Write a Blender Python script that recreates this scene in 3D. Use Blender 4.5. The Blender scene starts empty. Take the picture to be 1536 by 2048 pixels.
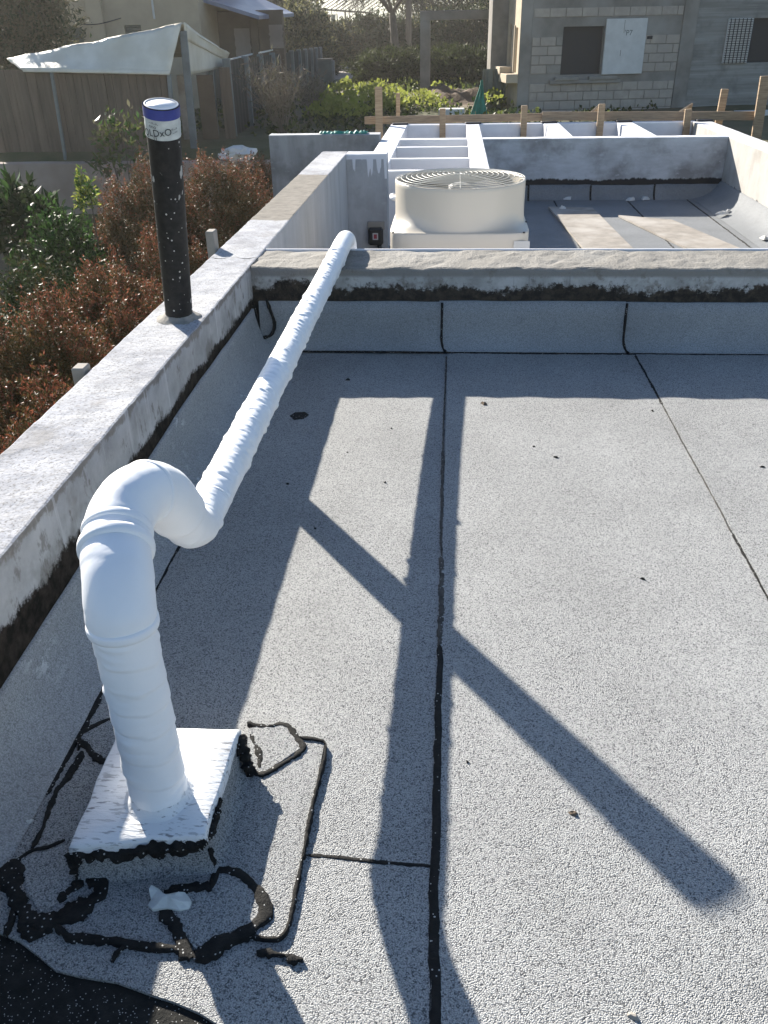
import bpy, bmesh, math, random
import numpy as np
from mathutils import Vector, Matrix, noise as mn
random.seed(7); rng = np.random.default_rng(11)
sc = bpy.context.scene
# ------------------------------------------------------------------ camera
F, H = 1680.0, 1.42                       # focal length in photo pixels, eye height above the roof
def _cam():
    d = np.array([912-768, 1024-52, -F], float); d /= np.linalg.norm(d)
    up = np.cross(np.array([1, .02, 0.]), d); up /= np.linalg.norm(up)
    if up[1] < 0: up = -up
    return np.stack([np.cross(d, up), d, up])
RC = _cam()
cd = bpy.data.cameras.new('camera'); cam = bpy.data.objects.new('camera', cd); sc.collection.objects.link(cam)
cd.sensor_fit = 'VERTICAL'; cd.sensor_height = 24; cd.lens = F/2048*24; cd.clip_start = .05; cd.clip_end = 3000
M4 = Matrix([list(RC[i])+[[0, 0, H][i]] for i in range(3)]+[[0, 0, 0, 1]])
cam.matrix_world = M4; sc.camera = cam
# ------------------------------------------------------------------ world, sun, exposure
AZ, EL = math.radians(36.6), math.radians(25.4)
w = bpy.data.worlds.new('World'); sc.world = w; w.use_nodes = True
nt = w.node_tree; nt.nodes.clear()
sky = nt.nodes.new('ShaderNodeTexSky'); sky.sky_type = 'NISHITA'; sky.sun_disc = False
sky.sun_elevation = EL; sky.sun_rotation = -AZ; sky.air_density = 1.0; sky.dust_density = .5; sky.ozone_density = 2.4
bg = nt.nodes.new('ShaderNodeBackground'); bg.inputs[1].default_value = .066
wo = nt.nodes.new('ShaderNodeOutputWorld'); nt.links.new(sky.outputs[0], bg.inputs[0]); nt.links.new(bg.outputs[0], wo.inputs[0])
sd = bpy.data.lights.new('sun', 'SUN'); sd.energy = 5.0; sd.angle = math.radians(.55); sd.color = (1, .93, .82)
sun = bpy.data.objects.new('sun', sd); sc.collection.objects.link(sun); sun.location = (-12, 16, 12)
SL = Vector((math.sin(AZ), -math.cos(AZ), -math.tan(EL)))
sun.rotation_euler = SL.to_track_quat('-Z', 'Y').to_euler()
sc.view_settings.view_transform = 'Standard'; sc.view_settings.look = 'None'; sc.view_settings.gamma = 1
sc.view_settings.exposure = 1.45
# ------------------------------------------------------------------ pixels to places
CC = np.array([0, 0, H])
def ray(x, y): return RC @ np.array([x-768, 1024-y, -F])
def PZ(x, y, z): v = ray(x, y); return CC+v*((z-H)/v[2])
def PY(x, y, Y): v = ray(x, y); return CC+v*(Y/v[1])
def PX(x, y, X): v = ray(x, y); return CC+v*(X/v[0])
def PP(x, y, P0, n): v = ray(x, y); return CC+v*(np.dot(np.array(P0)-CC, n)/np.dot(v, n))
def nz(p, s=1.0, seed=0.): return mn.noise(Vector((p[0]*s+seed, p[1]*s+seed*1.7, p[2]*s-seed)))
# ------------------------------------------------------------------ materials
def new_mat(name):
    m = bpy.data.materials.new(name); m.use_nodes = True; t = m.node_tree
    b = t.nodes['Principled BSDF']; return m, t, b
class G:
    """tiny node helper"""
    def __init__(s, t): s.t = t; s.pos = None
    def n(s, ty, **k):
        o = s.t.nodes.new(ty)
        for a, v in k.items(): setattr(o, a, v)
        return o
    def l(s, a, b): s.t.links.new(a, b)
    def P(s, scale=(1, 1, 1)):
        g = s.n('ShaderNodeNewGeometry'); m = s.n('ShaderNodeMapping'); m.inputs['Scale'].default_value = scale
        s.l(g.outputs['Position'], m.inputs['Vector']); return m.outputs[0]
    def noise(s, scale, detail=4, rough=.55, stretch=(1, 1, 1)):
        x = s.n('ShaderNodeTexNoise'); x.inputs['Scale'].default_value = scale; x.inputs['Detail'].default_value = detail
        x.inputs['Roughness'].default_value = rough; s.l(s.P(stretch), x.inputs['Vector']); return x.outputs['Fac']
    def ramp(s, f, stops):
        r = s.n('ShaderNodeValToRGB'); e = r.color_ramp.elements
        while len(e) < len(stops): e.new(.5)
        for i, (p, c) in enumerate(stops):
            e[i].position = p; e[i].color = (c, c, c, 1) if isinstance(c, (int, float)) else (*c, 1)
        s.l(f, r.inputs[0]); return r.outputs[0]
    def mix(s, f, a, b, mode='MIX'):
        m = s.n('ShaderNodeMix'); m.data_type = 'RGBA'; m.blend_type = mode
        for i, v in ((0, f), (6, a), (7, b)):
            if isinstance(v, (int, float)): m.inputs[i].default_value = v if i == 0 else (v, v, v, 1)
            elif isinstance(v, tuple): m.inputs[i].default_value = (*v, 1)
            else: s.l(v, m.inputs[i])
        return m.outputs[2]
    def m(s, op, a, b=0., c=0., clamp=False):
        x = s.n('ShaderNodeMath'); x.operation = op; x.use_clamp = clamp
        for i, v in enumerate((a, b, c)):
            if isinstance(v, (int, float)): x.inputs[i].default_value = v
            else: s.l(v, x.inputs[i])
        return x.outputs[0]
    def xyz(s):
        g = s.n('ShaderNodeNewGeometry'); x = s.n('ShaderNodeSeparateXYZ'); s.l(g.outputs['Position'], x.inputs[0]); return x.outputs
    def nxyz(s):
        g = s.n('ShaderNodeNewGeometry'); x = s.n('ShaderNodeSeparateXYZ'); s.l(g.outputs['Normal'], x.inputs[0]); return x.outputs
    def step(s, v, a, b): # smooth 0..1 from a to b
        x = s.n('ShaderNodeMapRange'); x.interpolation_type = 'SMOOTHSTEP'
        s.l(v, x.inputs[0]); x.inputs[1].default_value = a; x.inputs[2].default_value = b; return x.outputs[0]
    def bump(s, h, b, strength=.5, dist=.01, chain=None):
        x = s.n('ShaderNodeBump'); x.inputs['Strength'].default_value = strength; x.inputs['Distance'].default_value = dist
        s.l(h, x.inputs['Height'])
        if chain is not None: s.l(chain, x.inputs['Normal'])
        s.l(x.outputs[0], b.inputs['Normal']); return x.outputs[0]
def mat(name, c1, c2=None, scale=6, rough=.8, bump=0, bscale=60, bdist=.004, stretch=(1, 1, 1), spec=.3, metal=0, lo=.35, hi=.65, c3=None, s3=1.5):
    m, t, b = new_mat(name); g = G(t)
    b.inputs['Roughness'].default_value = rough; b.inputs['Specular IOR Level'].default_value = spec; b.inputs['Metallic'].default_value = metal
    col = None
    if c2 is not None:
        col = g.mix(g.ramp(g.noise(scale, 5, .6, stretch), [(lo, 0.), (hi, 1.)]), tuple(c1), tuple(c2))
    if c3 is not None:
        col = g.mix(g.ramp(g.noise(s3, 3, .5), [(.45, 0.), (.7, 1.)]), col if col is not None else tuple(c1), tuple(c3))
    if col is not None: g.l(col, b.inputs['Base Color'])
    else: b.inputs['Base Color'].default_value = (*c1, 1)
    if bump: g.bump(g.noise(bscale, 4, .6, stretch), b, bump, bdist)
    return m
def leafmat(name, c1, c2, rough=.4, trans=.35, tcol=None):
    m, t, b = new_mat(name); g = G(t)
    oi = g.noise(9, 2, .5); col = g.mix(g.ramp(oi, [(.35, 0.), (.65, 1.)]), c1, c2)
    g.l(col, b.inputs['Base Color']); b.inputs['Roughness'].default_value = rough+.15; b.inputs['Specular IOR Level'].default_value = .2
    tr = g.n('ShaderNodeBsdfTranslucent')
    if tcol: tr.inputs[0].default_value = (*tcol, 1)
    else: g.l(col, tr.inputs[0])
    mx = g.n('ShaderNodeMixShader'); mx.inputs[0].default_value = trans
    g.l(b.outputs[0], mx.inputs[1]); g.l(tr.outputs[0], mx.inputs[2]); g.l(mx.outputs[0], t.nodes['Material Output'].inputs[0])
    return m
def membrane(name, light, dark, mid, scale=210, big=.5, rough=.75, bstr=.8, splash=False):
    m, t, b = new_mat(name); g = G(t)
    v = g.n('ShaderNodeTexVoronoi'); v.inputs['Scale'].default_value = scale; g.l(g.P(), v.inputs['Vector'])
    sx = g.n('ShaderNodeSeparateColor'); g.l(v.outputs['Color'], sx.inputs[0])
    c = g.ramp(sx.outputs[0], [(0., dark), (.07, dark), (.16, mid), (.45, light), (1., tuple(min(.85, k*1.2) for k in light))])
    c = g.mix(g.ramp(v.outputs['Distance'], [(.46, 0.), (.72, .6)]), c, dark)
    c = g.mix(g.ramp(g.noise(scale*.3, 3, .6), [(.36, .12), (.48, 0.)]), c, dark)
    lg = g.ramp(g.noise(1.9, 5, .6), [(.3, .84), (.7, 1.06)]); c = g.mix(1., c, lg, 'MULTIPLY')
    st = g.ramp(g.noise(.9, 4, .6, (3.2, .6, 1)), [(.38, .9), (.62, 1.03)]); c = g.mix(big, c, g.mix(1., c, st, 'MULTIPLY'))
    sp = g.ramp(g.noise(13, 3, .6), [(.66, 0.), (.74, .35)]); c = g.mix(sp, c, tuple(k*.45 for k in mid))
    if splash: c = g.mix(g.m('MULTIPLY', g.ramp(g.noise(38, 4, .7, (1, .5, 1)), [(.56, 0.), (.62, .8)]), g.ramp(g.noise(2.6, 2, .5), [(.52, 0.), (.62, 1.)])), c, (.62, .64, .66))
    g.l(c, b.inputs['Base Color']); b.inputs['Roughness'].default_value = rough; b.inputs['Specular IOR Level'].default_value = .25
    h = g.m('ADD', g.m('MULTIPLY', sx.outputs[0], .5), g.m('SUBTRACT', .5, v.outputs['Distance']))
    n1 = g.bump(g.noise(3.5, 3, .5), b, .25, .02); g.bump(h, b, bstr, .0032, n1)
    return m
MEM = membrane('grey mineral membrane', (.475, .48, .475), (.125, .13, .135), (.345, .35, .352), scale=390, bstr=.95)
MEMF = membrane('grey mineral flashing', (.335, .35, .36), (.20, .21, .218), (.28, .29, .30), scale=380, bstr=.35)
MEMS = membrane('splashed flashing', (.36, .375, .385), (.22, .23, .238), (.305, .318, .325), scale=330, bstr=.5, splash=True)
MEMP = membrane('mineral membrane patch', (.41, .415, .412), (.115, .12, .125), (.29, .295, .30), scale=390)
MEML = membrane('lower roof membrane', (.22, .23, .24), (.15, .16, .17), (.19, .20, .21), scale=260, bstr=.3)
def bitumen(name, c=(.011, .011, .0108), rough=.8, specks=True, ss=190):
    m, t, b = new_mat(name); g = G(t)
    col = g.mix(g.ramp(g.noise(35, 4, .6), [(.35, 0.), (.7, 1.)]), c, (c[0]*2.3, c[1]*2.2, c[2]*2.1))
    if specks:
        v = g.n('ShaderNodeTexVoronoi'); v.inputs['Scale'].default_value = ss; g.l(g.P(), v.inputs['Vector'])
        sx = g.n('ShaderNodeSeparateColor'); g.l(v.outputs['Color'], sx.inputs[0])
        k = g.m('MULTIPLY', g.m('GREATER_THAN', sx.outputs[1], .90), g.m('LESS_THAN', v.outputs['Distance'], .32))
        col = g.mix(k, col, (.5, .5, .49))
    g.l(col, b.inputs['Base Color']); b.inputs['Roughness'].default_value = rough; b.inputs['Specular IOR Level'].default_value = .22
    g.bump(g.noise(150, 5, .7), b, 1., .006); return m
BIT = bitumen('black bitumen'); BITG = bitumen('dusty bitumen', (.05, .048, .045), .8)
BITF = bitumen('torn bitumen base', (.012, .0125, .012), .8, ss=330)
# painted parapet: white limewash on top, splashed face, black primer near the foot
def parapet_mat(name, axis, primer, topcol=(.43, .44, .475), facecol=(.50, .50, .50), bare=None):
    m, t, b = new_mat(name); g = G(t); X = g.xyz(); N = g.nxyz()
    wear = g.noise(7, 7, .68); fine = g.noise(70, 3, .6); big = g.noise(1.6, 4, .6)
    top = g.mix(g.ramp(wear, [(.40, 0.), (.62, 1.)]), topcol, tuple(k*.70 for k in topcol))
    top = g.mix(g.ramp(big, [(.5, 0.), (.68, .8)]), top, (.56, .565, .58))
    top = g.mix(g.ramp(fine, [(.52, 0.), (.66, .6)]), top, (.22, .215, .205))
    top = g.mix(g.ramp(g.noise(150, 2, .5), [(.56, 0.), (.66, .7)]), top, (.17, .165, .16))
    top = g.mix(g.ramp(g.noise(4.5, 5, .65), [(.56, 0.), (.66, .5)]), top, (.27, .26, .25))
    if bare:
        k = g.m('MULTIPLY', g.step(g.m('ADD', X[1], g.m('MULTIPLY', wear, .12)), bare[0], bare[0]+.03), g.m('SUBTRACT', 1., g.step(g.m('ADD', X[1], g.m('MULTIPLY', wear, .3)), bare[1], bare[1]+.05)))
        conc = g.mix(g.ramp(g.noise(16, 5, .6, (1, 2.5, 1)), [(.35, 0.), (.65, 1.)]), (.27, .25, .22), (.19, .175, .155))
        top = g.mix(k, top, conc)
    face = g.mix(g.ramp(g.noise(5, 6, .65), [(.38, 0.), (.66, 1.)]), facecol, tuple(k*.66 for k in facecol))
    v = g.n('ShaderNodeTexVoronoi'); v.inputs['Scale'].default_value = 17; g.l(g.P((1, 1, .55)), v.inputs['Vector'])
    sx = g.n('ShaderNodeSeparateColor'); g.l(v.outputs['Color'], sx.inputs[0])
    blot = g.m('MULTIPLY', g.m('GREATER_THAN', sx.outputs[0], .45), g.m('LESS_THAN', g.m('ADD', v.outputs['Distance'], g.m('MULTIPLY', fine, .22)), g.m('ADD', .20, g.m('MULTIPLY', sx.outputs[1], .24))))
    face = g.mix(g.m('MULTIPLY', blot, .9), face, (.14, .135, .12))
    face = g.mix(g.ramp(g.noise(2.2, 5, .62), [(.53, 0.), (.60, .75)]), face, (.22, .21, .19))
    ed = g.m('ADD', X[2], g.m('MULTIPLY', g.m('SUBTRACT', g.noise(11, 5, .7), .5), .12))
    face = g.mix(g.m('MULTIPLY', g.step(ed, .385, .405), .85), face, g.mix(fine, (.30, .27, .23), (.16, .145, .125)))
    face = g.mix(g.ramp(g.noise(14, 5, .7, (1, 1, .6)), [(.57, 0.), (.64, .7)]), face, (.20, .185, .165))
    run = g.ramp(g.noise(24, 3, .6, (1, 1, .06)), [(.60, 0.), (.68, .6)])
    face = g.mix(run, face, tuple(min(.8, k*1.25) for k in facecol))
    if primer:
        edge = g.m('ADD', X[2], g.m('MULTIPLY', g.m('SUBTRACT', g.noise(3.2, 3, .6), .5), -.09))
        edge = g.m('ADD', edge, g.m('MULTIPLY', g.m('SUBTRACT', g.noise(34, 5, .75), .5), -.085))
        k = g.m('MULTIPLY', g.m('SUBTRACT', 1., g.step(edge, primer-.012, primer+.012)), g.m('LESS_THAN', X[1], 4.3))
        face = g.mix(g.m('GREATER_THAN', X[1], 4.3), face, g.mix(g.ramp(g.noise(5, 6, .65, (1, 1, .22)), [(.36, 0.), (.64, 1.)]), (.37, .38, .39), (.47, .48, .50)))
        face = g.mix(k, face, g.mix(g.ramp(g.noise(26, 5, .65), [(.4, 0.), (.7, 1.)]), (.016, .014, .012), (.055, .045, .036)))
    k = g.step(N[2], .55, .85)
    c = g.mix(k, face, top); g.l(c, b.inputs['Base Color']); b.inputs['Roughness'].default_value = .95; b.inputs['Specular IOR Level'].default_value = .08
    n1 = g.bump(g.noise(28, 6, .65), b, .45, .012); g.bump(fine, b, .35, .003, n1); return m
PAR = parapet_mat('limewashed parapet', 'y', .262, bare=(5.3, 7.2))
def cross_mat():
    m, t, b = new_mat('raw mortar cross wall'); g = G(t); X = g.xyz(); N = g.nxyz()
    fine = g.noise(90, 4, .65); mid = g.noise(11, 6, .65)
    top = g.mix(g.ramp(mid, [(.36, 0.), (.66, 1.)]), (.27, .255, .23), (.19, .18, .162))
    top = g.mix(g.ramp(fine, [(.52, 0.), (.66, .7)]), top, (.115, .108, .098))
    top = g.mix(g.ramp(g.noise(2.3, 3, .5), [(.55, 0.), (.7, .45)]), top, (.33, .32, .30))
    face = g.mix(g.ramp(g.noise(6, 6, .65), [(.4, 0.), (.62, 1.)]), (.50, .50, .49), (.30, .295, .28))
    face = g.mix(g.ramp(g.noise(30, 4, .6), [(.58, 0.), (.66, .6)]), face, (.17, .165, .155))
    face = g.mix(g.ramp(g.noise(30, 3, .6, (1, 1, .05)), [(.63, 0.), (.69, .5)]), face, (.13, .125, .115))
    face = g.mix(g.step(X[2], .355, .375), face, (.25, .24, .22))
    e = g.m('ADD', X[2], g.m('MULTIPLY', g.m('SUBTRACT', g.noise(1.9, 2, .5), .5), -.20))
    e = g.m('ADD', e, g.m('MULTIPLY', g.m('SUBTRACT', g.noise(40, 5, .8), .5), -.12))
    e = g.m('ADD', e, g.m('MULTIPLY', g.m('SUBTRACT', g.noise(9, 3, .6), .5), -.10))
    face = g.mix(g.ramp(g.noise(8, 5, .7), [(.54, 0.), (.62, .7)]), face, (.19, .17, .145))
    soot = g.mix(g.ramp(g.noise(24, 5, .7), [(.42, 0.), (.72, 1.)]), (.014, .012, .009), (.075, .057, .041))
    face = g.mix(g.m('SUBTRACT', 1., g.step(e, .312, .335)), face, soot)
    c = g.mix(g.step(N[2], .5, .8), face, top); g.l(c, b.inputs['Base Color']); b.inputs['Roughness'].default_value = .9
    n1 = g.bump(mid, b, .5, .010); g.bump(fine, b, .9, .007, n1); return m
CROSS = cross_mat()
def greywall(name, base, light, dark, primer=None, top=(.70, .71, .74), vert=True, drip=0, teeth=.12):
    m, t, b = new_mat(name); g = G(t); X = g.xyz(); N = g.nxyz()
    st = (1, 1, .22) if vert else (.45, .45, 1.4)
    f = g.mix(g.ramp(g.noise(5, 6, .65, st), [(.36, 0.), (.64, 1.)]), base, light)
    f = g.mix(g.ramp(g.noise(2.4, 5, .6), [(.48, 0.), (.66, .75)]), f, dark)
    f = g.mix(g.ramp(g.noise(9, 5, .6, (1, 1, 2.2)), [(.60, 0.), (.68, .5)]), f, light)
    if drip:
        e = g.m('ADD', X[2], g.m('MULTIPLY', g.ramp(g.noise(22, 2, .5, (1, 1, .02)), [(.55, 0.), (.68, 1.)]), .17))
        f = g.mix(g.step(e, drip-.03, drip-.02), f, (.66, .67, .71))
    if primer is not None:
        e = g.m('ADD', X[2], g.m('MULTIPLY', g.m('SUBTRACT', g.noise(3, 3, .6), .5), -.10))
        e = g.m('ADD', e, g.m('MULTIPLY', g.m('SUBTRACT', g.noise(30, 3, .6, (1, 1, .04)), .5), -teeth))
        f = g.mix(g.m('SUBTRACT', 1., g.step(e, primer-.01, primer+.01)), f, (.018, .018, .02))
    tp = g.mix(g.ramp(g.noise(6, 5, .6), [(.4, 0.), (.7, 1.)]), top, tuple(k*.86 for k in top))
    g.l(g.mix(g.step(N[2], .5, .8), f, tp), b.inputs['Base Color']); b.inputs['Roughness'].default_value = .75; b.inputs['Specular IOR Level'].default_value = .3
    g.bump(g.noise(20, 6, .65), b, .35, .008); return m
GW = greywall('grey washed wall', (.34, .35, .365), (.44, .455, .475), (.24, .245, .255), drip=.395)
GWF = greywall('blotched far wall', (.36, .37, .385), (.50, .52, .545), (.16, .155, .15), primer=-.265, vert=False, teeth=.05)
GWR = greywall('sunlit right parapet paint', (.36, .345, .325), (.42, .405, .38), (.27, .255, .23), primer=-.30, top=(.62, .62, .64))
GWD = greywall('dark grey garden wall', (.20, .205, .21), (.29, .30, .31), (.13, .132, .135), top=(.45, .46, .47))
WHITE = mat('white roof paint', (.74, .74, .77), (.66, .66, .69), 5, .6, .25, 30, .004)
WHITE2 = mat('soft white slat paint', (.70, .70, .72), (.60, .60, .62), 3, .65, .2, 25, .003, stretch=(.4, 1, 1))
def wrapmat():
    m, t, b = new_mat('white vinyl wrap'); g = G(t)
    c = g.mix(g.ramp(g.noise(9, 4, .6), [(.4, 0.), (.7, 1.)]), (.86, .87, .89), (.82, .835, .86)); g.l(c, b.inputs['Base Color'])
    b.inputs['Roughness'].default_value = .42; b.inputs['Specular IOR Level'].default_value = .4
    b.inputs['Subsurface Weight'].default_value = .0
    g.bump(g.noise(22, 4, .6), b, .18, .004); return m
WRAP = wrapmat()
def brushwhite():
    m, t, b = new_mat('brushed white paint'); g = G(t)
    k = g.ramp(g.noise(150, 3, .6, (.22, 1, 1)), [(.55, 0.), (.62, 1.)]); k = g.m('MULTIPLY', k, g.ramp(g.noise(6, 4, .65), [(.36, 0.), (.56, .9)]))
    g.l(g.mix(k, (.74, .75, .76), (.20, .20, .21)), b.inputs['Base Color']); b.inputs['Roughness'].default_value = .6
    g.bump(g.noise(110, 4, .6, (.25, 1, 1)), b, .6, .004); return m
BRUSH = brushwhite()
def blackpipe():
    m, t, b = new_mat('paint-spattered black plastic'); g = G(t)
    v = g.n('ShaderNodeTexVoronoi'); v.inputs['Scale'].default_value = 70; g.l(g.P(), v.inputs['Vector'])
    sx = g.n('ShaderNodeSeparateColor'); g.l(v.outputs['Color'], sx.inputs[0]); X = g.xyz()
    thr = g.m('ADD', .66, g.m('MULTIPLY', g.m('SUBTRACT', X[2], .41), .22))
    k = g.m('MULTIPLY', g.m('GREATER_THAN', sx.outputs[0], thr), g.m('LESS_THAN', v.outputs['Distance'], g.m('MULTIPLY', sx.outputs[1], .30)))
    k2 = g.m('MULTIPLY', g.ramp(g.noise(19, 3, .6, (1, 1, .45)), [(.655, 0.), (.675, 1.)]), .9)
    k = g.m('MAXIMUM', k, k2)
    c = g.mix(g.ramp(g.noise(40, 5, .6), [(.4, 0.), (.75, 1.)]), (.012, .012, .0125), (.026, .026, .026))
    g.l(g.mix(k, c, (.45, .45, .44)), b.inputs['Base Color']); b.inputs['Roughness'].default_value = .6; b.inputs['Specular IOR Level'].default_value = .25; return m
BPIPE = blackpipe()
BLUE = mat('blue tape', (.035, .05, .24), (.05, .07, .30), 20, .45)
PAPER = mat('weathered paper', (.62, .64, .62), (.50, .52, .50), 30, .8, .3, 60, .002)
INK = mat('dark ink', (.02, .022, .025), rough=.7)
PVCW = mat('white pvc', (.80, .80, .82), rough=.4)
AC = mat('cream powder coat', (.54, .495, .42), (.52, .475, .405), 2, .38, .04, 150, .001, spec=.45)
ACW = mat('cream wire', (.60, .58, .52), rough=.4, spec=.5)
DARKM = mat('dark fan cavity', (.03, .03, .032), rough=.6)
FANB = mat('grey fan blade', (.26, .26, .25), rough=.5)
BLK = mat('black moulded plastic', (.012, .012, .013), rough=.4, spec=.5)
RED = mat('red switch', (.30, .03, .05), rough=.5)
MORTAR = mat('grey mortar', (.33, .31, .28), (.22, .21, .19), 30, .95, .6, 80, .006)
WOOD = mat('weathered pine', (.42, .31, .20), (.26, .18, .115), 5, .8, .35, 30, .004, stretch=(1, 1, 12))
WOODH = mat('weathered pine rail', (.36, .27, .18), (.22, .16, .11), 5, .85, .35, 30, .004, stretch=(1, 12, 12))
PLY = mat('dusty formwork board', (.33, .30, .265), (.24, .22, .195), 9, .9, .3, 50, .003, c3=(.40, .375, .345), s3=3)
BLOCK = mat('concrete block', (.42, .37, .315), (.33, .29, .25), 5, .95, .6, 90, .006, c3=(.35, .31, .27), s3=.9)
BLOCK2 = mat('concrete block darker', (.30, .28, .245), (.24, .225, .20), 7, .95, .6, 90, .006)
CONC = mat('smooth grey concrete', (.235, .215, .19), (.17, .158, .14), 3, .9, .4, 30, .008, c3=(.30, .285, .26), s3=1.1)
def formed():
    m, t, b = new_mat('board-formed concrete'); g = G(t)
    c = g.mix(g.ramp(g.noise(3.2, 5, .65, (.12, .12, 3.2)), [(.34, 0.), (.66, 1.)]), (.185, .18, .165), (.31, .305, .285))
    c = g.mix(g.ramp(g.noise(2.1, 4, .6), [(.5, 0.), (.68, .7)]), c, (.145, .14, .13)); g.l(c, b.inputs['Base Color'])
    b.inputs['Roughness'].default_value = .9; g.bump(g.noise(6, 4, .6, (.1, .1, 4)), b, .5, .02); return m
FORM = formed()
PLAST = mat('sunny raw plaster', (.50, .42, .31), (.42, .35, .26), 4, .9, .3, 40, .005)
FOAM = mat('white foam board', (.60, .60, .585), (.52, .52, .505), 4, .85, .25, 40, .003)
STEEL = mat('dark rebar steel', (.03, .03, .035), rough=.6)
TIN = mat('weathered grey tin', (.15, .17, .155), (.11, .125, .115), 3, .6, .1, 10, .004)
BEIGE = mat('beige stucco', (.44, .365, .265), (.385, .32, .235), 2, .9, .3, 60, .004)
BROWN = mat('brown cladding', (.155, .118, .085), (.125, .095, .07), 3, .9, .2, 30, .004)
ROOFB = mat('blue grey metal roof', (.16, .18, .26), (.20, .22, .30), 4, .45, .1, 10, .004)
SHUT = mat('grey green shutter', (.13, .135, .115), rough=.7)
TARP = mat('dirty white tarpaulin', (.70, .67, .58), (.60, .57, .48), 2.5, .6, .5, 7, .03, c3=(.54, .50, .40), s3=1.2)
PLANK = mat('old dark plank', (.15, .118, .09), (.105, .084, .065), 4, .9, .4, 20, .006, stretch=(3, 3, .3))
PLANK2 = mat('old brown plank', (.175, .132, .10), (.12, .094, .072), 4, .9, .4, 20, .006, stretch=(3, 3, .3))
POST = mat('galvanised post', (.20, .22, .225), (.15, .165, .17), 4, .55, .1, 30, .002, metal=.2)
FSHEET = mat('dark fence sheet', (.032, .033, .032), (.045, .045, .042), 3, .7)
PINK = mat('pinkish plaster wall', (.36, .295, .255), (.30, .245, .21), 2.5, .95, .4, 40, .006, c3=(.25, .20, .17), s3=1.3)
SOIL = mat('brown soil', (.15, .105, .07), (.09, .065, .045), 4, .95, .8, 12, .06)
GROUND = mat('yard ground', (.10, .095, .05), (.06, .07, .03), 1.2, .95, .6, 8, .05, c3=(.15, .115, .075), s3=.35)
ROAD = mat('pale asphalt', (.26, .225, .20), (.21, .185, .165), 2, .9)
HILLM = mat('hazy field', (.30, .33, .22), (.36, .36, .27), .03, .95)
TRUNK = mat('grey bark', (.12, .10, .08), (.075, .062, .05), 8, .95, .5, 25, .01, stretch=(1, 1, .3))
DRYT = mat('dry grey twig', (.23, .19, .15), (.17, .135, .105), 12, .9)
GTARP = mat('green tarpaulin', (.02, .25, .19), (.015, .17, .13), 6, .5, .3, 20, .01)
CLOTHW = mat('white laundry', (.70, .66, .60), rough=.9); CLOTHP = mat('peach laundry', (.60, .40, .25), rough=.9); CLOTHD = mat('dark laundry', (.05, .04, .07), rough=.9)
POLE = mat('grey wooden pole', (.21, .18, .145), (.16, .135, .11), 5, .9, stretch=(2, 2, .2))
LRED = leafmat('red tip leaf', (.19, .062, .038), (.25, .095, .055), .32, .34)
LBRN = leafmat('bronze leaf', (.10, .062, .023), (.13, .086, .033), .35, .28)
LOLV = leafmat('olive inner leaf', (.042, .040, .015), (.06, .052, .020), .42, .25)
LGRN = leafmat('glossy green leaf', (.035, .085, .018), (.06, .12, .03), .28, .3)
LDRK = leafmat('dark green leaf', (.022, .038, .014), (.035, .055, .02), .4, .25)
LWEED = leafmat('bright weed leaf', (.18, .215, .04), (.25, .27, .06), .5, .55)
LWEED2 = leafmat('mid weed leaf', (.075, .10, .025), (.10, .125, .032), .5, .45)
LJUN = leafmat('juniper spray', (.052, .068, .022), (.08, .095, .034), .6, .25)
LJUN2 = leafmat('juniper dark', (.028, .036, .016), (.04, .05, .02), .6, .2)
LHED = leafmat('hedge leaf', (.028, .033, .014), (.05, .055, .024), .5, .25)
LPAL = leafmat('pale backlit leaf', (.15, .15, .065), (.20, .19, .09), .5, .5)
LDUST = leafmat('dusty olive leaf', (.13, .125, .075), (.10, .095, .06), .6, .35)
# ------------------------------------------------------------------ building blocks
col = sc.collection
def tag(o, label=None, cat=None, group=None, kind=None):
    if label: o['label'] = label
    if cat: o['category'] = cat
    if group: o['group'] = group
    if kind: o['kind'] = kind
    return o
def empty(name, loc=(0, 0, 0), rz=0, **k):
    o = bpy.data.objects.new(name, None); col.objects.link(o); o.location = loc; o.rotation_euler = (0, 0, rz); o.empty_display_size = .1
    return tag(o, **k)
def link(name, me, m, parent=None, smooth=False, **k):
    o = bpy.data.objects.new(name, me); col.objects.link(o)
    for x in (m if isinstance(m, (list, tuple)) else [m]):
        if len(me.materials) < (len(m) if isinstance(m, (list, tuple)) else 1): me.materials.append(x)
    if parent is not None: o.parent = parent
    if smooth: me.polygons.foreach_set('use_smooth', [True]*len(me.polygons))
    return tag(o, **k)
def mesh(name, v, f, m, parent=None, smooth=False, mi=None, **k):
    me = bpy.data.meshes.new(name); me.from_pydata([tuple(map(float, p)) for p in v], [], [tuple(q) for q in f]); me.update()
    o = link(name, me, m, parent, smooth, **k)
    if mi is not None: me.polygons.foreach_set('material_index', mi)
    return o
def boxme(name, x0, x1, y0, y1, z0, z1, bev=.004, seg=1):
    bm = bmesh.new(); bmesh.ops.create_cube(bm, size=1)
    for v in bm.verts: v.co = Vector(((x0+x1)/2+v.co.x*(x1-x0), (y0+y1)/2+v.co.y*(y1-y0), (z0+z1)/2+v.co.z*(z1-z0)))
    if bev: bmesh.ops.bevel(bm, geom=bm.edges[:], offset=min(bev, .45*min(abs(x1-x0), abs(y1-y0), abs(z1-z0))), segments=seg, affect='EDGES')
    me = bpy.data.meshes.new(name); bm.to_mesh(me); bm.free(); return me
def box(name, x0, x1, y0, y1, z0, z1, m, parent=None, bev=.004, **k): return link(name, boxme(name, x0, x1, y0, y1, z0, z1, bev), m, parent, **k)
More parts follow.
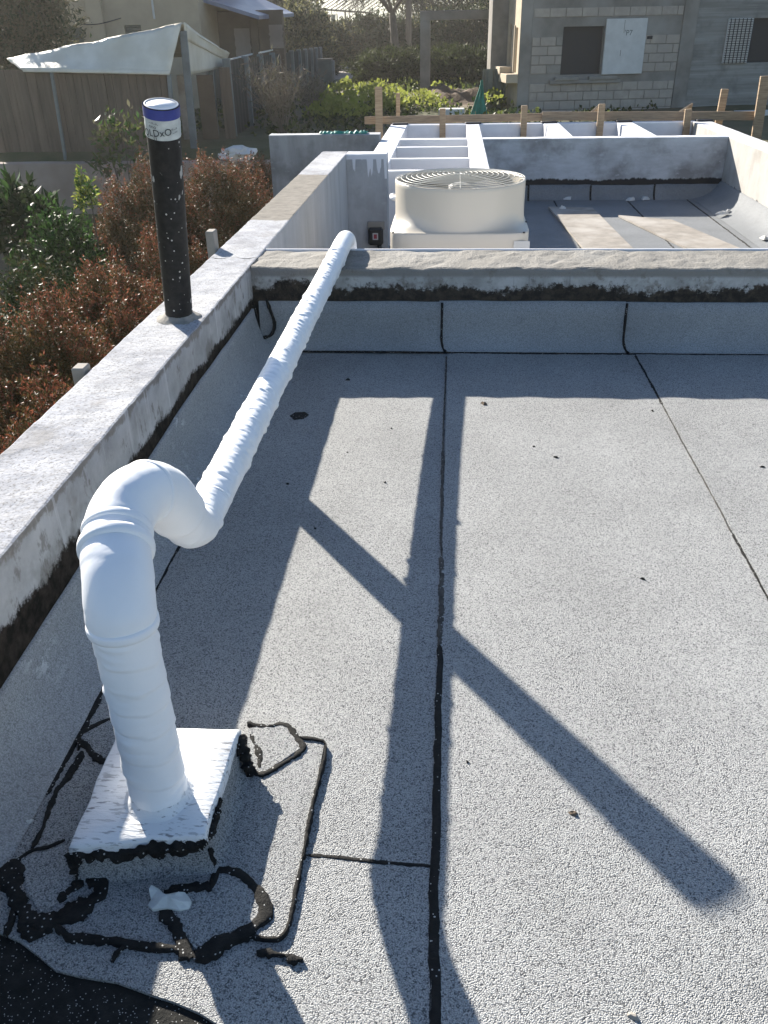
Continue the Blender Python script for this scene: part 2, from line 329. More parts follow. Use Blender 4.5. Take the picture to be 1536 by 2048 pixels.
def beam(name, a, b, wdt, hgt, m, parent=None, up=(0, 0, 1), bev=.004, twist=0, **k):
    """timber from a to b, wdt across and hgt along 'up'"""
    a, b = Vector(a), Vector(b); d = (b-a); L = d.length; d.normalize(); u = Vector(up); s = d.cross(u).normalized(); u = s.cross(d)
    me = boxme(name, -wdt/2, wdt/2, 0, L, -hgt/2, hgt/2, bev); T = Matrix((s, d, u)).transposed().to_4x4(); T.translation = a
    me.transform(T); return link(name, me, m, parent, **k)
def bar(name, axis, a0, a1, c0, c1, z0, z1, m, parent=None, seg=.12, rough=.004, bev=.012, nseed=0., nscale=7, zfun=None, **k):
    """long wall or kerb with worn, slightly uneven edges. axis 'x' or 'y'; c is the other horizontal axis"""
    prof = []
    for (cc, zz, sx, sz) in ((c0, z0, 1, 1), (c1, z0, -1, 1)): prof.append((cc, zz))
    def corner(cc, zz, sx): return [(cc, zz-bev), (cc+sx*bev*.3, zz-bev*.3), (cc+sx*bev, zz)]
    n = max(2, int((c1-c0)/.05)); mid = [(c0+(c1-c0)*t, z1) for t in np.linspace(1, 0, n+2)[1:-1]]
    prof += [(c1, z1-.12)] if z1-z0 > .2 else []
    prof += [(c1, z1-bev), (c1-bev*.3, z1-bev*.3), (c1-bev, z1)]+mid+[(c0+bev, z1), (c0+bev*.3, z1-bev*.3), (c0, z1-bev)]
    prof += [(c0, z1-.12)] if z1-z0 > .2 else []
    K = len(prof); S = max(2, int((a1-a0)/seg)+1); V = []; Fc = []
    for i, a in enumerate(np.linspace(a0, a1, S)):
        for j, (cc, zz) in enumerate(prof):
            p = [a, cc, zz]
            if rough and j > 1:
                n3 = mn.noise_vector(Vector((a*nscale+nseed, cc*nscale, zz*nscale))); n4 = mn.noise_vector(Vector((a*nscale*3+nseed, cc*nscale*3+4, zz*nscale*3)))
                p[1] += rough*(n3[0]+.5*n4[0])*.8; p[2] += rough*(n3[1]+.5*n4[1])
            if zfun and j > 1: p[2] += zfun(a, cc)
            V.append((p[0], p[1], p[2]) if axis == 'x' else (p[1], p[0], p[2]))
    for i in range(S-1):
        for j in range(K):
            q = (i*K+j, i*K+(j+1) % K, (i+1)*K+(j+1) % K, (i+1)*K+j); Fc.append(q if axis == 'y' else q[::-1])
    c1_, c2_ = list(range(K)), [(S-1)*K+j for j in range(K)]
    Fc += [c1_[::-1], c2_] if axis == 'y' else [c1_, c2_[::-1]]
    return mesh(name, V, Fc, m, parent, smooth=False, **k)
def tube(name, pts, rad, m, parent=None, ns=16, caps=True, mod=None, smooth=True, **k):
    P = [Vector(p) for p in pts]; n = len(P); V = []; Fc = []
    T = [(P[min(i+1, n-1)]-P[max(i-1, 0)]).normalized() for i in range(n)]
    u = T[0].orthogonal().normalized(); s = 0
    for i in range(n):
        if i: s += (P[i]-P[i-1]).length; u = (u-T[i]*u.dot(T[i])).normalized()
        v = T[i].cross(u)
        r = rad(i/(n-1)) if callable(rad) else (rad[i] if isinstance(rad, (list, tuple)) else rad)
        for j in range(ns):
            a = 2*math.pi*j/ns; rr = r+(mod(s, a, i) if mod else 0)
            V.append(P[i]+(u*math.cos(a)+v*math.sin(a))*rr)
    for i in range(n-1):
        for j in range(ns): Fc.append((i*ns+j, i*ns+(j+1) % ns, (i+1)*ns+(j+1) % ns, (i+1)*ns+j))
    if caps: Fc += [tuple(range(ns))[::-1], tuple((n-1)*ns+j for j in range(ns))]
    return mesh(name, V, Fc, m, parent, smooth=smooth, **k)
def smoothpath(pts, step):
    """Catmull-Rom through the points, resampled"""
    P = [Vector(p) for p in pts]; P = [P[0]*2-P[1]]+P+[P[-1]*2-P[-2]]; out = []
    for i in range(1, len(P)-2):
        a, b, c, d = P[i-1:i+3]; n = max(2, int((c-b).length/step))
        for t in range(n):
            t /= n; out.append(.5*((2*b)+(c-a)*t+(2*a-5*b+4*c-d)*t*t+(3*b-a-3*c+d)*t**3))
    out.append(P[-2]); return out
def bead(name, pts, wid, m, parent=None, h=.006, jit=.35, step=.006, z=0.0, drop=.003, **k):
    """a squeezed-out ribbon of bitumen following a line on the floor"""
    P = smoothpath([(p[0], p[1], (p[2] if len(p) > 2 else z)) for p in pts], step); n = len(P); V = []; Fc = []; sd = random.random()*50
    for i, p in enumerate(P):
        t = (P[min(i+1, n-1)]-P[max(i-1, 0)]).normalized(); s = Vector((t.y, -t.x, 0)).normalized()
        f = i/(n-1); w0 = (wid(f) if callable(wid) else wid)*.5
        taper = min(1, .35+min(i, n-1-i)/3)
        wl = w0*taper*(1+jit*1.6*mn.noise((p*26)+Vector((sd, 0, 0)))+jit*1.1*mn.noise((p*110)+Vector((sd, 0, 0)))+jit*.8*mn.noise((p*260)+Vector((sd, 0, 0))))
        wr = w0*taper*(1+jit*1.6*mn.noise((p*26)+Vector((0, sd, 9)))+jit*1.1*mn.noise((p*110)+Vector((0, sd, 3)))+jit*.8*mn.noise((p*260)+Vector((0, sd, 3))))
        hh = h*.42*(1+.6*mn.noise(p*40)+.5*mn.noise(p*150))
        p = p+s*(w0*.35*mn.noise(p*14+Vector((sd, 3, 1))))
        V += [p-s*wl+Vector((0, 0, -drop)), p-s*wl*.72+Vector((0, 0, hh*.75)), p+Vector((0, 0, hh)), p+s*wr*.72+Vector((0, 0, hh*.75)), p+s*wr+Vector((0, 0, -drop))]
    for i in range(n-1):
        for j in range(4): Fc.append((i*5+j, i*5+j+1, (i+1)*5+j+1, (i+1)*5+j)[::-1])
    return mesh(name, V, Fc, m, parent, smooth=True, **k)
def slabpoly(name, pts, z0, z1, m, parent=None, **k):
    """thin prism over a floor polygon (counter-clockwise)"""
    n = len(pts); V = [(p[0], p[1], z0) for p in pts]+[(p[0], p[1], z1) for p in pts]
    Fc = [tuple(range(n))[::-1], tuple(range(n, 2*n))]+[(i, (i+1) % n, n+(i+1) % n, n+i) for i in range(n)]
    return mesh(name, V, Fc, m, parent, **k)
def leaves(name, P, D, size, aspect, mats, parent=None, mi=None, fold=.25, **k):
    """P points, D leaf directions (n,3); folded four-corner leaves joined into one crown"""
    n = len(P); D = D/np.linalg.norm(D, axis=1)[:, None]; R = rng.normal(size=(n, 3)); S = np.cross(D, R); S /= np.linalg.norm(S, axis=1)[:, None]; N = np.cross(S, D)
    L = size*rng.uniform(.6, 1.35, n)[:, None]; W = L*aspect
    V = np.empty((n, 4, 3)); V[:, 0] = P; V[:, 1] = P+D*L*.5+S*W*.5+N*W*fold; V[:, 2] = P+D*L; V[:, 3] = P+D*L*.5-S*W*.5+N*W*fold
    me = bpy.data.meshes.new(name); me.vertices.add(4*n); me.vertices.foreach_set('co', V.ravel()); me.loops.add(4*n); me.loops.foreach_set('vertex_index', np.arange(4*n, dtype=np.int32))
    me.polygons.add(n); me.polygons.foreach_set('loop_start', np.arange(0, 4*n, 4, dtype=np.int32))
    o = link(name, me, mats, parent, **k)
    me.polygons.foreach_set('material_index', (mi if mi is not None else rng.integers(0, len(mats), n)).astype(np.int32)); me.update(calc_edges=True); me.validate()
    return o
def unit(n):
    d = rng.normal(size=(n, 3)); return d/np.linalg.norm(d, axis=1)[:, None]
def bush(name, c, r, ntw, per, size, aspect, mats, label, cat, group=None, probs=None, twig=.22, up=.5, base=-2.6, lump=.22, stems=5, stemmat=None, tipmat=None, lower=-.5):
    """shrub of leafy twigs growing out of a lumpy body; foliage and stems are its parts"""
    root = empty(name, (c[0], c[1], base), label=label, cat=cat, group=group); c = np.array(c); r = np.array(r); off = np.array([c[0], c[1], base])
    d = unit(ntw*2); d = d[d[:, 2] > lower][:ntw]; n = len(d); sd = random.random()*40
    lum = np.array([mn.noise(Vector(q*2.1)+Vector((sd, 0, 0)))+.5*mn.noise(Vector(q*4.7)+Vector((0, sd, 0))) for q in d])
    rad = (rng.uniform(.35, 1, n)**.45)*(1+lump*lum*1.6)
    B = c+d*r*rad[:, None]
    T = d*r/np.linalg.norm(r)+np.array([0, 0, up])+rng.normal(size=(n, 3))*.35; T /= np.linalg.norm(T, axis=1)[:, None]
    ln = twig*rng.uniform(.5, 1.4, n)
    P = (B[:, None]+T[:, None]*(rng.uniform(0, 1, (n, per))*ln[:, None])[:, :, None]); P += rng.normal(size=P.shape)*twig*.06
    D = T[:, None]*.7+rng.normal(size=P.shape)*.75+np.array([0, 0, .1]); P = P.reshape(-1, 3)-off; D = D.reshape(-1, 3)
    mi = rng.choice(len(mats), len(P), p=probs) if probs is not None else None
    if tipmat is not None:
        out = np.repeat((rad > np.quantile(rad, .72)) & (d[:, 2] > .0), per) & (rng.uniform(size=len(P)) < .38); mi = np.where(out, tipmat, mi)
    leaves('foliage', P, D, size, aspect, mats, root, mi)
    for i in range(stems):
        a = 2*math.pi*i/stems+random.random(); q = np.array([math.cos(a)*r[0]*.6, math.sin(a)*r[1]*.6, c[2]-base+r[2]*.3])
        tube('stem', smoothpath([(q[0]*.12, q[1]*.12, -.05), (q[0]*.4, q[1]*.4, q[2]*.5), tuple(q)], .15), lambda t: .022*(1-t*.75), stemmat or TRUNK, root, ns=6)
    return root
def text_mesh(s, size):
    cu = bpy.data.curves.new('t', 'FONT'); cu.body = s; cu.size = size; cu.align_x = 'CENTER'; cu.align_y = 'CENTER'; cu.fill_mode = 'FRONT'; cu.resolution_u = 3
    o = bpy.data.objects.new('t', cu); col.objects.link(o); dg = bpy.context.evaluated_depsgraph_get(); me = bpy.data.meshes.new_from_object(o.evaluated_get(dg))
    bpy.data.objects.remove(o); me.materials.clear(); return me
# ================================================================== the setting: ground, road, hill
GLOW, GFAR = -2.6, -.55
def gz(x, y):
    t = min(1, max(0, (y-15.9)/1.0)); t = t*t*(3-2*t); z = GLOW+(GFAR-GLOW)*t
    if y > 17: z += .10*mn.noise(Vector((x*.35, y*.35, 0)))*min(1, (y-17)/2)*(1 if y < 36 else 0)
    return z
def terrain():
    xs = np.unique(np.concatenate([np.linspace(-700, -20, 18), np.linspace(-20, 22, 85), np.linspace(22, 700, 18)]))
    ys = np.unique(np.concatenate([np.linspace(-80, 10, 12), np.linspace(10, 40, 91), np.linspace(40, 80, 21), np.linspace(80, 1400, 14)]))
    V = [(x, y, gz(x, y)) for y in ys for x in xs]; n = len(xs)
    Fc = [(j*n+i, j*n+i+1, (j+1)*n+i+1, (j+1)*n+i) for j in range(len(ys)-1) for i in range(n-1)]
    return mesh('ground', V, Fc, GROUND, smooth=True, kind='structure')
terrain()
mesh('road', [(-60, 43, -.535), (60, 40, -.535), (60, 53, -.535), (-60, 56, -.535)], [(0, 1, 2, 3)], ROAD, kind='structure')
def hill():
    V = []; Fc = []; nx, ny = 41, 9
    for j in range(ny):
        for i in range(nx):
            x = -420+i*21; y = 330+j*45; t = j/(ny-1)
            V.append((x, y, -1+math.sin(t*math.pi*.6)*(22+6*mn.noise(Vector((x*.006, 0, 0)))) ))
    for j in range(ny-1):
        for i in range(nx-1): Fc.append((j*nx+i, j*nx+i+1, (j+1)*nx+i+1, (j+1)*nx+i))
    mesh('hill', V, Fc, HILLM, smooth=True, kind='structure')
hill()
# ================================================================== upper flat roof
XI, XO, ZP = -.984, -1.234, .415                 # parapet inner and outer faces, top
YF, YW, YB, ZW = 4.035, 4.12, 4.50, .405         # roof edge at the flashing, wall face, wall back, wall top
ZL = -.50; ZT = .21                              # lower roof level and the top of its walls
XR0 = float(PZ(1441, 266, ZT)[0]); XR1 = XR0+.27
roof = box('flat_roof', XI, XR1-.002, -3, YB, GLOW-.1, -.002, BITF, bev=0, kind='structure')
E0 = [PZ(x, y, 0)[:2] for x, y in ((-70, 1842), (0, 1869), (40, 1886), (78, 1915), (112, 1944), (160, 1956), (235, 1968), (300, 1992), (350, 2008), (400, 2030), (432, 2050), (470, 2080))]
YC = float(PZ(740, 1722, 0)[1]); S0, S1 = -.006, .915
def wav(pts, amp=.004):
    out = []
    for a, b in zip(pts, pts[1:]+pts[:1]):
        a, b = np.array(a, float), np.array(b, float); L = np.linalg.norm(b-a); n = max(1, int(L/.05)); nr = np.array([-(b-a)[1], (b-a)[0]])/max(L, 1e-6)
        for i in range(n):
            p = a+(b-a)*i/n; out.append(tuple(p+nr*amp*(mn.noise(Vector((p[0]*9, p[1]*9, 2)))+.6*mn.noise(Vector((p[0]*40, p[1]*40, 5))) if i else 0)))
    return out
slabpoly('membrane_sheet', wav([(-.87, YC-.02), (S0+.05, YC+.01), (S0+.05, YF+.03), (-.87, YF+.03)]), -.002, .0040, MEM, roof, label='left membrane strip running under the white pipe')
slabpoly('membrane_sheet', wav([(.3, -2.9), (.05, YC+.02), (-.87, YC-.0)] if False else [tuple(E0[0])]+[tuple(p) for p in E0[1:]]+[(-.30, -2.9), (S0+.05, -2.9), (S0+.05, YC+.03), (-.93, YC)]), -.001, .0062, MEM, roof, label='near membrane piece with its torn edge over black bitumen')
slabpoly('membrane_sheet', wav([(S0, -2.9), (S1+.06, -2.9), (S1+.06, YF+.03), (S0, YF+.03)]), -.002, .0092, MEM, roof, label='middle membrane strip between two long seams')
slabpoly('membrane_sheet', wav([(S1, -2.9), (1.86, -2.9), (1.86, YF+.03), (S1, YF+.03)]), -.002, .0122, MEM, roof, label='right membrane strip at the photo edge')
slabpoly('membrane_sheet', wav([(1.80, -2.9), (XR0-.02, -2.9), (XR0-.02, YF+.03), (1.80, YF+.03)]), -.002, .0150, MEM, roof)
def pxf(L, z=.006): return [PZ(x, y, z) for x, y in L]
# long seams, squeezed bitumen
bead('seam_bead', pxf([(893, 712), (891, 760), (888, 830), (886, 900)], .008), .007, BITG, roof, h=.002, z=.007)
bead('seam_bead', pxf([(886, 900), (885, 980), (884, 1060), (884, 1120)], .008), lambda t: .012, BITG, roof, h=.003)
bead('seam_bead', pxf([(884, 1110), (884, 1180), (882, 1250), (880, 1330)], .008), .017, BITG, roof, h=.004)
bead('seam_bead', pxf([(880, 1290), (878, 1400), (876, 1520), (874, 1640), (871, 1740), (870, 1850), (872, 1960), (870, 2090)], .009)+[(S0-.004, .3, .009), (S0, -.8, .009), (S0-.003, -2.8, .009)], lambda t: .017+.010*min(1, t*2.5), BIT, roof, h=.003, jit=.11)
bead('seam_bead', [(S1-.004, 4.02), (S1-.002, 3.7), (S1-.004, 3.4)], .016, BIT, roof, h=.003, z=.0095)
bead('seam_bead', [(S1-.004, 3.4), (S1-.006, 3.0), (S1-.003, 2.6), (S1-.006, 2.35)], .007, BITG, roof, h=.003, z=.0095)
bead('seam_bead', [(S1-.005, 2.35), (S1-.003, 2.1), (S1-.006, 1.8), (S1-.004, 1.2), (S1-.004, .4), (S1-.002, -1.2), (S1-.004, -2.8)], lambda t: .010+.006*t, BIT, roof, h=.003, z=.0095)
bead('seam_bead', pxf([(613, 1710), (680, 1715), (760, 1724), (868, 1733)]), .010, BIT, roof, h=.004)
# left flashing rolled up the parapet, and the cross flashing in pieces
def flash_left():
    ys = np.linspace(-2.9, 4.06, 120); V = []; K = 9
    for y in ys:
        zt = .135+.085*min(1, max(0, (y-.9)/2.0))+.004*mn.noise(Vector((y*6, 0, 3)))
        prof = [(-.842, .0072), (-.850, .0122), (-.872, .018), (-.905, .036), (-.935, .065), (-.957, zt*.62), (-.968, zt*.85), (-.971, zt), (-.982, zt+.001)]
        for i, (x, z) in enumerate(prof):
            V.append((x+(.004*mn.noise(Vector((y*5, i, 0))) if i < 7 else 0)+(.003*mn.noise(Vector((y*30, 1, 0))) if i < 2 else 0), y, z+.003*mn.noise(Vector((y*4, i*.5, 7)))*(1 if 1 < i < 7 else 0)))
    Fc = [(j*K+i, (j+1)*K+i, (j+1)*K+i+1, j*K+i+1) for j in range(len(ys)-1) for i in range(K-1)]
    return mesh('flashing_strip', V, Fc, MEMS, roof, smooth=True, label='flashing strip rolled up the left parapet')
flash_left()
bead('seam_bead', [(-.841, 4.0), (-.842, 3.0), (-.840, 2.2), (-.842, 1.75), (-.843, 1.45)], .009, BIT, roof, h=.004, z=.005, jit=.5)
bead('seam_bead', [(-.836, 1.95), (-.835, 1.7), (-.838, 1.42), (-.842, 1.2)], lambda t: .012+.006*t, BIT, roof, h=.004, z=.005, jit=.5)
def flash_prof(zt): return [(YF, .0165), (YF+.006, .021), (YF+.022, .030), (YF+.045, .062), (YF+.058, .11), (YF+.066, .18), (YF+.070, zt), (YW+.002, zt+.001)]
FX = [-.955, -.042, .852, 1.75, 2.65, XR0]
for k in range(5):
    xs = np.linspace(FX[k]-.01*(k > 0), FX[k+1], 26); V = []; K = 8; dy = -.002*(k % 2)
    for x in xs:
        zt = .243+.003*mn.noise(Vector((x*5, k, 0)))+.004*(k % 2)
        for i, (y, z) in enumerate(flash_prof(zt)): V.append((x, y+dy+.004*mn.noise(Vector((x*4, i*.4, k)))*(i < 6)+.003*mn.noise(Vector((x*25, 4, k)))*(i < 2), z))
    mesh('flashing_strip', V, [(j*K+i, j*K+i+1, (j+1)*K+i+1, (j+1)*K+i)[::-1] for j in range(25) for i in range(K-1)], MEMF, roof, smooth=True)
    if k: # vertical lap
        tube('seam_bead', smoothpath([(FX[k]+.004+.008*(i < 3)*(3-i), y-.004, z) for i, (y, z) in enumerate(flash_prof(.243))][:-1], .012), lambda t: .006+.003*mn.noise(Vector((t*9, FX[k], 0))), BIT, roof, ns=6)
for a, b in ((-.86, -.05), (-.06, .85), (.84, 1.75), (1.74, 2.65), (2.64, XR0)):
    bead('seam_bead', [(a+(b-a)*t, YF-.003+.003*math.sin(t*9+a), .012) for t in np.linspace(0, 1, 7)], .010, BIT, roof, h=.005, jit=.6)
for L, r in (([(505, 603), (510, 620), (515, 645), (520, 668), (527, 690)], .006), ([(533, 599), (541, 622), (549, 645), (547, 662), (539, 672), (524, 676)], .0085)):
    tube('seam_bead', smoothpath([PY(x, y, YF+.062-.0004*(y-600)*(y > 640)) for x, y in L], .01), lambda t, r=r: r*(1+.5*mn.noise(Vector((t*14, r*999, 0)))), BIT, roof, ns=6)
# ================================================================== walls of the roof
par = bar('parapet_wall', 'y', -3, 8.5, XO, XI, GLOW-.1, ZP, PAR, seg=.03, rough=.0028, bev=.008, nscale=15, label='long white limewashed parapet along the left roof edge carrying the black vent', cat='wall')
def ridge(a, c): return .004*mn.noise(Vector((a*9, c*9, 1)))+.009*max(0, mn.noise(Vector((a*3.2+c*2.0, c*2.2, 5))))-.006*max(0, mn.noise(Vector((a*16, c*20, 9))))
cross = bar('divider_wall', 'x', XI+.001, XR0, YW, YB, -.1, ZW, CROSS, seg=.035, rough=.006, bev=.014, nscale=12, zfun=ridge, label='low mortar-topped wall with black stained face dividing the two roof levels', cat='wall')
lip = bar('painted_lip', 'x', XI+.002, XR0-.002, YB+.0005, YB+.016, ZL, ZW+.006, WHITE, cross, seg=.1, rough=.0015, bev=.004)
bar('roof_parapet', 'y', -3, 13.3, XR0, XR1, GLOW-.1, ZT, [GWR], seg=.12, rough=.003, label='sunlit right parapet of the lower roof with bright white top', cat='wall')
lower = box('lower_roof', XI, XR0, YB+.017, 11.5, GLOW-.1, ZL-.008, BITF, bev=0, kind='structure')
XB0, XB1, XC0, XC1 = -.90, -.66, .175, .36; YFW = 11.30; YFB = 13.1
bar('return_wall', 'x', XI+.001, -.61, 8.30, 8.50, ZL-.01, ZP, GW, seg=.06, rough=.003, label='short grey return wall with white drips at the end of the left parapet', cat='wall')
bar('far_wall', 'x', XC1, XR0-.001, YFW, YFW+.18, ZL-.01, ZT, GWF, seg=.12, rough=.003, label='blotchy grey end wall of the lower roof with thin white coping', cat='wall')
bar('garden_wall', 'x', float(PY(537, 268, 11.2)[0]), XB0-.004, 11.2, 11.4, GLOW-.1, float(PY(600, 270, 11.2)[2]), GWD, seg=.1, rough=.004, label='dark grey rendered wall left of the white pergola beams', cat='wall')
perg = empty('concrete_pergola', (XB0, 8.6, GLOW), label='white painted concrete beams and slats behind the fan unit', cat='pergola')
def pb(name, *a, **k):
    o = bar(name, *a, WHITE if name != 'slat' else WHITE2, seg=.1, rough=.002, bev=.008, **k); o.parent = perg; o.matrix_parent_inverse = Matrix.Translation(-Vector(perg.location)); return o
pb('long_beam', 'y', 8.505, YFB-.001, XB0, XB1, GLOW-.1, ZT)
pb('long_beam', 'y', 8.66, YFB-.001, XC0, XC1-.001, ZL-.4, ZT)
pb('end_beam', 'x', XB0, XR0-.001, YFB, 13.3, GLOW-.1, ZT)
for py in (341, 317, 294):
    Y = float(PZ(870, py, ZT)[1]); pb('slat', 'x', XB1+.001, XC0-.001, Y, Y+.10, ZL-.2, ZT-.003)
pb('slat', 'x', XB1+.001, XC0-.001, YFW, YFW+.18, ZL-.2, ZT-.001)
for px_ in (1108, 1262):
    X = float(PZ(px_, 252, ZT)[0]); pb('cross_beam', 'y', YFW+.181, YFB-.001, X-.11, X+.11, ZT-.5, ZT)
for px_ in (800, 945, 1098, 1252, 1420):
    c = PZ(px_, 247, ZT+.004); o = beam('bracket', (c[0]-.10, 13.16, ZT+.012), (c[0]+.12, 13.18, ZT+.012), .10, .022, STEEL, None); o.parent = perg; o.matrix_parent_inverse = Matrix.Translation(-Vector(perg.location))
# lower roof membrane strips
XS = [XI, float(PZ(1130, 440, ZL)[0]), float(PZ(1265, 412, ZL)[0]), float(PZ(1400, 420, ZL)[0]), XR0]
for i in range(4):
    slabpoly('membrane_sheet', wav([(XS[i]+.002, YB+.01), (XS[i+1]+.03*(i < 3)-.002, YB+.01), (XS[i+1]+.03*(i < 3)-.002, YFW-.07), (XS[i]+.002, YFW-.07)]), ZL-.009, ZL+.003*i, MEML, lower)
    if i: bead('seam_bead', [(XS[i]-.003, y, ZL+.003*i-.002) for y in (11.2, 10.4, 9.4, 8, 6.5, 5)], .022, BIT, lower, h=.006, jit=.5)
for k, (a, b) in enumerate(((XC1, .95), (.96, 1.72), (1.73, 2.5), (2.51, XR0-.03))):
    xs = np.linspace(a, b, 12); V = []; pr = [(-.10, .004), (-.085, .012), (-.05, .04), (-.028, .09), (-.018, .165+.012*(k % 2)), (-.002, .167)]
    for x in xs:
        for y, z in pr: V.append((x, YFW+y+.004*mn.noise(Vector((x*5, z*9, k))), ZL+z+.006*mn.noise(Vector((x*7, 2, k)))*(z > .15)))
    mesh('flashing_strip', V, [(j*6+i, j*6+i+1, (j+1)*6+i+1, (j+1)*6+i)[::-1] for j in range(11) for i in range(5)], MEML, lower, smooth=True)
    if k: tube('seam_bead', [(a-.006, YFW+y-.006, ZL+z) for y, z in pr[:-1]], .012, BIT, lower, ns=6)
ys = np.linspace(4.6, YFW-.02, 40); V = []; pr = [(-.34, .004), (-.30, .012), (-.20, .035), (-.12, .075), (-.06, .13), (-.025, .19), (-.002, .20)]
for y in ys:
    for x, z in pr: V.append((XR0+x+.006*mn.noise(Vector((y*3, z*9, 5))), y, ZL+.009+z))
mesh('flashing_strip', V, [(j*7+i, (j+1)*7+i, (j+1)*7+i+1, j*7+i+1) for j in range(39) for i in range(6)][::-1], MEML, lower, smooth=True, label='curved flashing along the right parapet')
# ================================================================== flat boards and scraps on the lower roof
def board(L, label, ext=1.0, th=.022):
    a, b, c, d = [np.array(PZ(x, y, ZL+.03)) for x, y in L]; c = b+(c-b)*ext; d = a+(d-a)*ext
    dn = np.array([0, 0, -th]); V = [p for p in (a, b, c, d)]+[p+dn for p in (a, b, c, d)]
    o = mesh('formwork_board', V, [(3, 2, 1, 0), (4, 5, 6, 7), (0, 1, 5, 4), (1, 2, 6, 5), (2, 3, 7, 6), (3, 0, 4, 7)], PLY, label=label, cat='board', group='boards on the lower roof')
    return o
board([(1097, 413), (1185, 415), (1262, 492), (1164, 492)], 'dusty pale board on the lower roof, nearer the fan unit', 1.35)
board([(1237, 430), (1344, 439), (1466, 490), (1365, 491)], 'dusty pale board slanting on the lower roof, nearer the right parapet', 1.3)
def scrap(p, r, m, name='paint_scrap', label=None, cat='scrap', group=None, h=.012, n=9, asp=.6, ang=None):
    a0 = random.random()*6 if ang is None else ang; V = []; sd = random.random()*30
    for k in range(2):
        for i in range(n):
            a = 2*math.pi*i/n; rr = r*(1 if k == 0 else .5)*(1+.75*mn.noise(Vector((math.cos(a)*1.6+sd, math.sin(a)*1.6, 0))))
            x, y = rr*math.cos(a), rr*asp*math.sin(a); V.append((p[0]+x*math.cos(a0)-y*math.sin(a0), p[1]+x*math.sin(a0)+y*math.cos(a0), p[2]+h*(.15 if k == 0 else .9)*(1+.9*mn.noise(Vector((i*1.7+sd, k*3, 0))))))
    V.append((p[0], p[1], p[2]+h)); Fc = [(i, (i+1) % n, n+(i+1) % n, n+i) for i in range(n)]+[(n+i, n+(i+1) % n, 2*n) for i in range(n)]
    low = len(V); V += [(q[0], q[1], p[2]-.0005) for q in V[:n]]; Fc += [(low+i, low+(i+1) % n, (i+1) % n, i) for i in range(n)]+[tuple(low+i for i in range(n))[::-1]]
    return mesh(name, V, Fc, m, label=label, cat=cat, group=group)
SCR = [(1138, 398, .055, 'white scrap nearest the fan unit at the foot of the blotchy end wall'), (1200, 394, .055, 'small white scrap between the first and second flashing joints of the end wall'), (1245, 396, .06, 'white scrap left of the middle flashing joint of the end wall'), (1262, 400, .05, 'white scrap just right of the middle flashing joint, lying lowest'), (1290, 398, .055, 'long white scrap right of the middle flashing joint'),
    (1410, 385, .05, 'white scrap in the far right corner of the lower roof'), (1425, 384, .04, 'smaller white scrap deep in the far right corner'), (1445, 428, .06, 'white smear on the curved right flashing at the shadow edge'), (1455, 424, .04, 'small white smear beside the larger one on the right flashing'), (1062, 395, .03, 'tiny white scrap right beside the fan unit'), (1530, 478, .05, 'white scrap at the right photo edge above the divider wall'), (1125, 417, .04, 'white scrap lying on the far end of the left board')]
for x, y, r, lab in SCR:
    z = ZL+.012 if x != 1125 else ZL+.031
    if x in (1445, 1455, 1530): z = ZL+.05
    scrap(PZ(x, y, z), r*(1.7 if y < 410 else 1.1), FOAM, label=lab, group='white scraps on the lower roof', h=.03)
# ================================================================== boxed curb with the white pipe
curb = empty('pipe_curb', (-.55, 1.13, 0), label='low square curb on the roof with brushed white top and black bitumen edges', cat='curb')
ci = Matrix.Translation(-Vector(curb.location))
def cp(o): o.parent = curb; o.matrix_parent_inverse = ci; return o
HB = .100
TC = [np.array(PZ(x, y, HB)[:2]) for x, y in ((137, 1693), (408, 1672), (478, 1458), (240, 1452))]      # FL FR BR BL on top
def curb_mesh():
    n = 14; V = []; cen = sum(TC)/4; prof = [(1.0, HB-.020), (1.006, HB-.030), (1.02, .058), (1.05, .032), (1.12, .017), (1.22, .0125)]; K = len(prof)
    ring = []
    for a, b in zip(TC, TC[1:]+TC[:1]):
        for i in range(n): ring.append(a+(b-a)*i/n)
    R = len(ring)
    for s, z in prof:
        for i, p in enumerate(ring):
            e = i//n; ss = s if e in (1,) else 1+(s-1)*(.55 if e == 0 else .7); q = cen+(p-cen)*ss
            V.append((q[0]+.003*mn.noise(Vector((q[0]*20, q[1]*20, z*20))), q[1]+.003*mn.noise(Vector((q[0]*20, q[1]*20+9, z*20))), z))
    Fc = [(k*R+i, k*R+(i+1) % R, (k+1)*R+(i+1) % R, (k+1)*R+i)[::-1] for k in range(K-1) for i in range(R)]
    cp(mesh('curb_body', V, Fc, MEMP, None, smooth=True))
    V = []; prof = [(1.006, HB-.028), (1.010, HB-.010), (.998, HB-.002), (.97, HB+.001), (.6, HB+.003), (.2, HB+.005)]; K = len(prof)
    for s, z in prof:
        for i, p in enumerate(ring):
            q = cen+(p-cen)*s; drop = .007*mn.noise(Vector((p[0]*30, p[1]*30, 1))) if s > 1.003 else 0
            V.append((q[0]+.004*mn.noise(Vector((q[0]*14, q[1]*14, 0))), q[1]+.004*mn.noise(Vector((q[0]*14, q[1]*14, 7))), z+drop+.003*mn.noise(Vector((q[0]*16, q[1]*16, 3)))))
    V.append((cen[0], cen[1], HB+.005)); Fc = [(k*R+i, k*R+(i+1) % R, (k+1)*R+(i+1) % R, (k+1)*R+i) for k in range(K-1) for i in range(R)]+[((K-1)*R+i, (K-1)*R+(i+1) % R, K*R) for i in range(R)]
    cp(mesh('painted_top', V, Fc, BRUSH, None, smooth=True, label='brushed white paint on the curb top'))
curb_mesh()
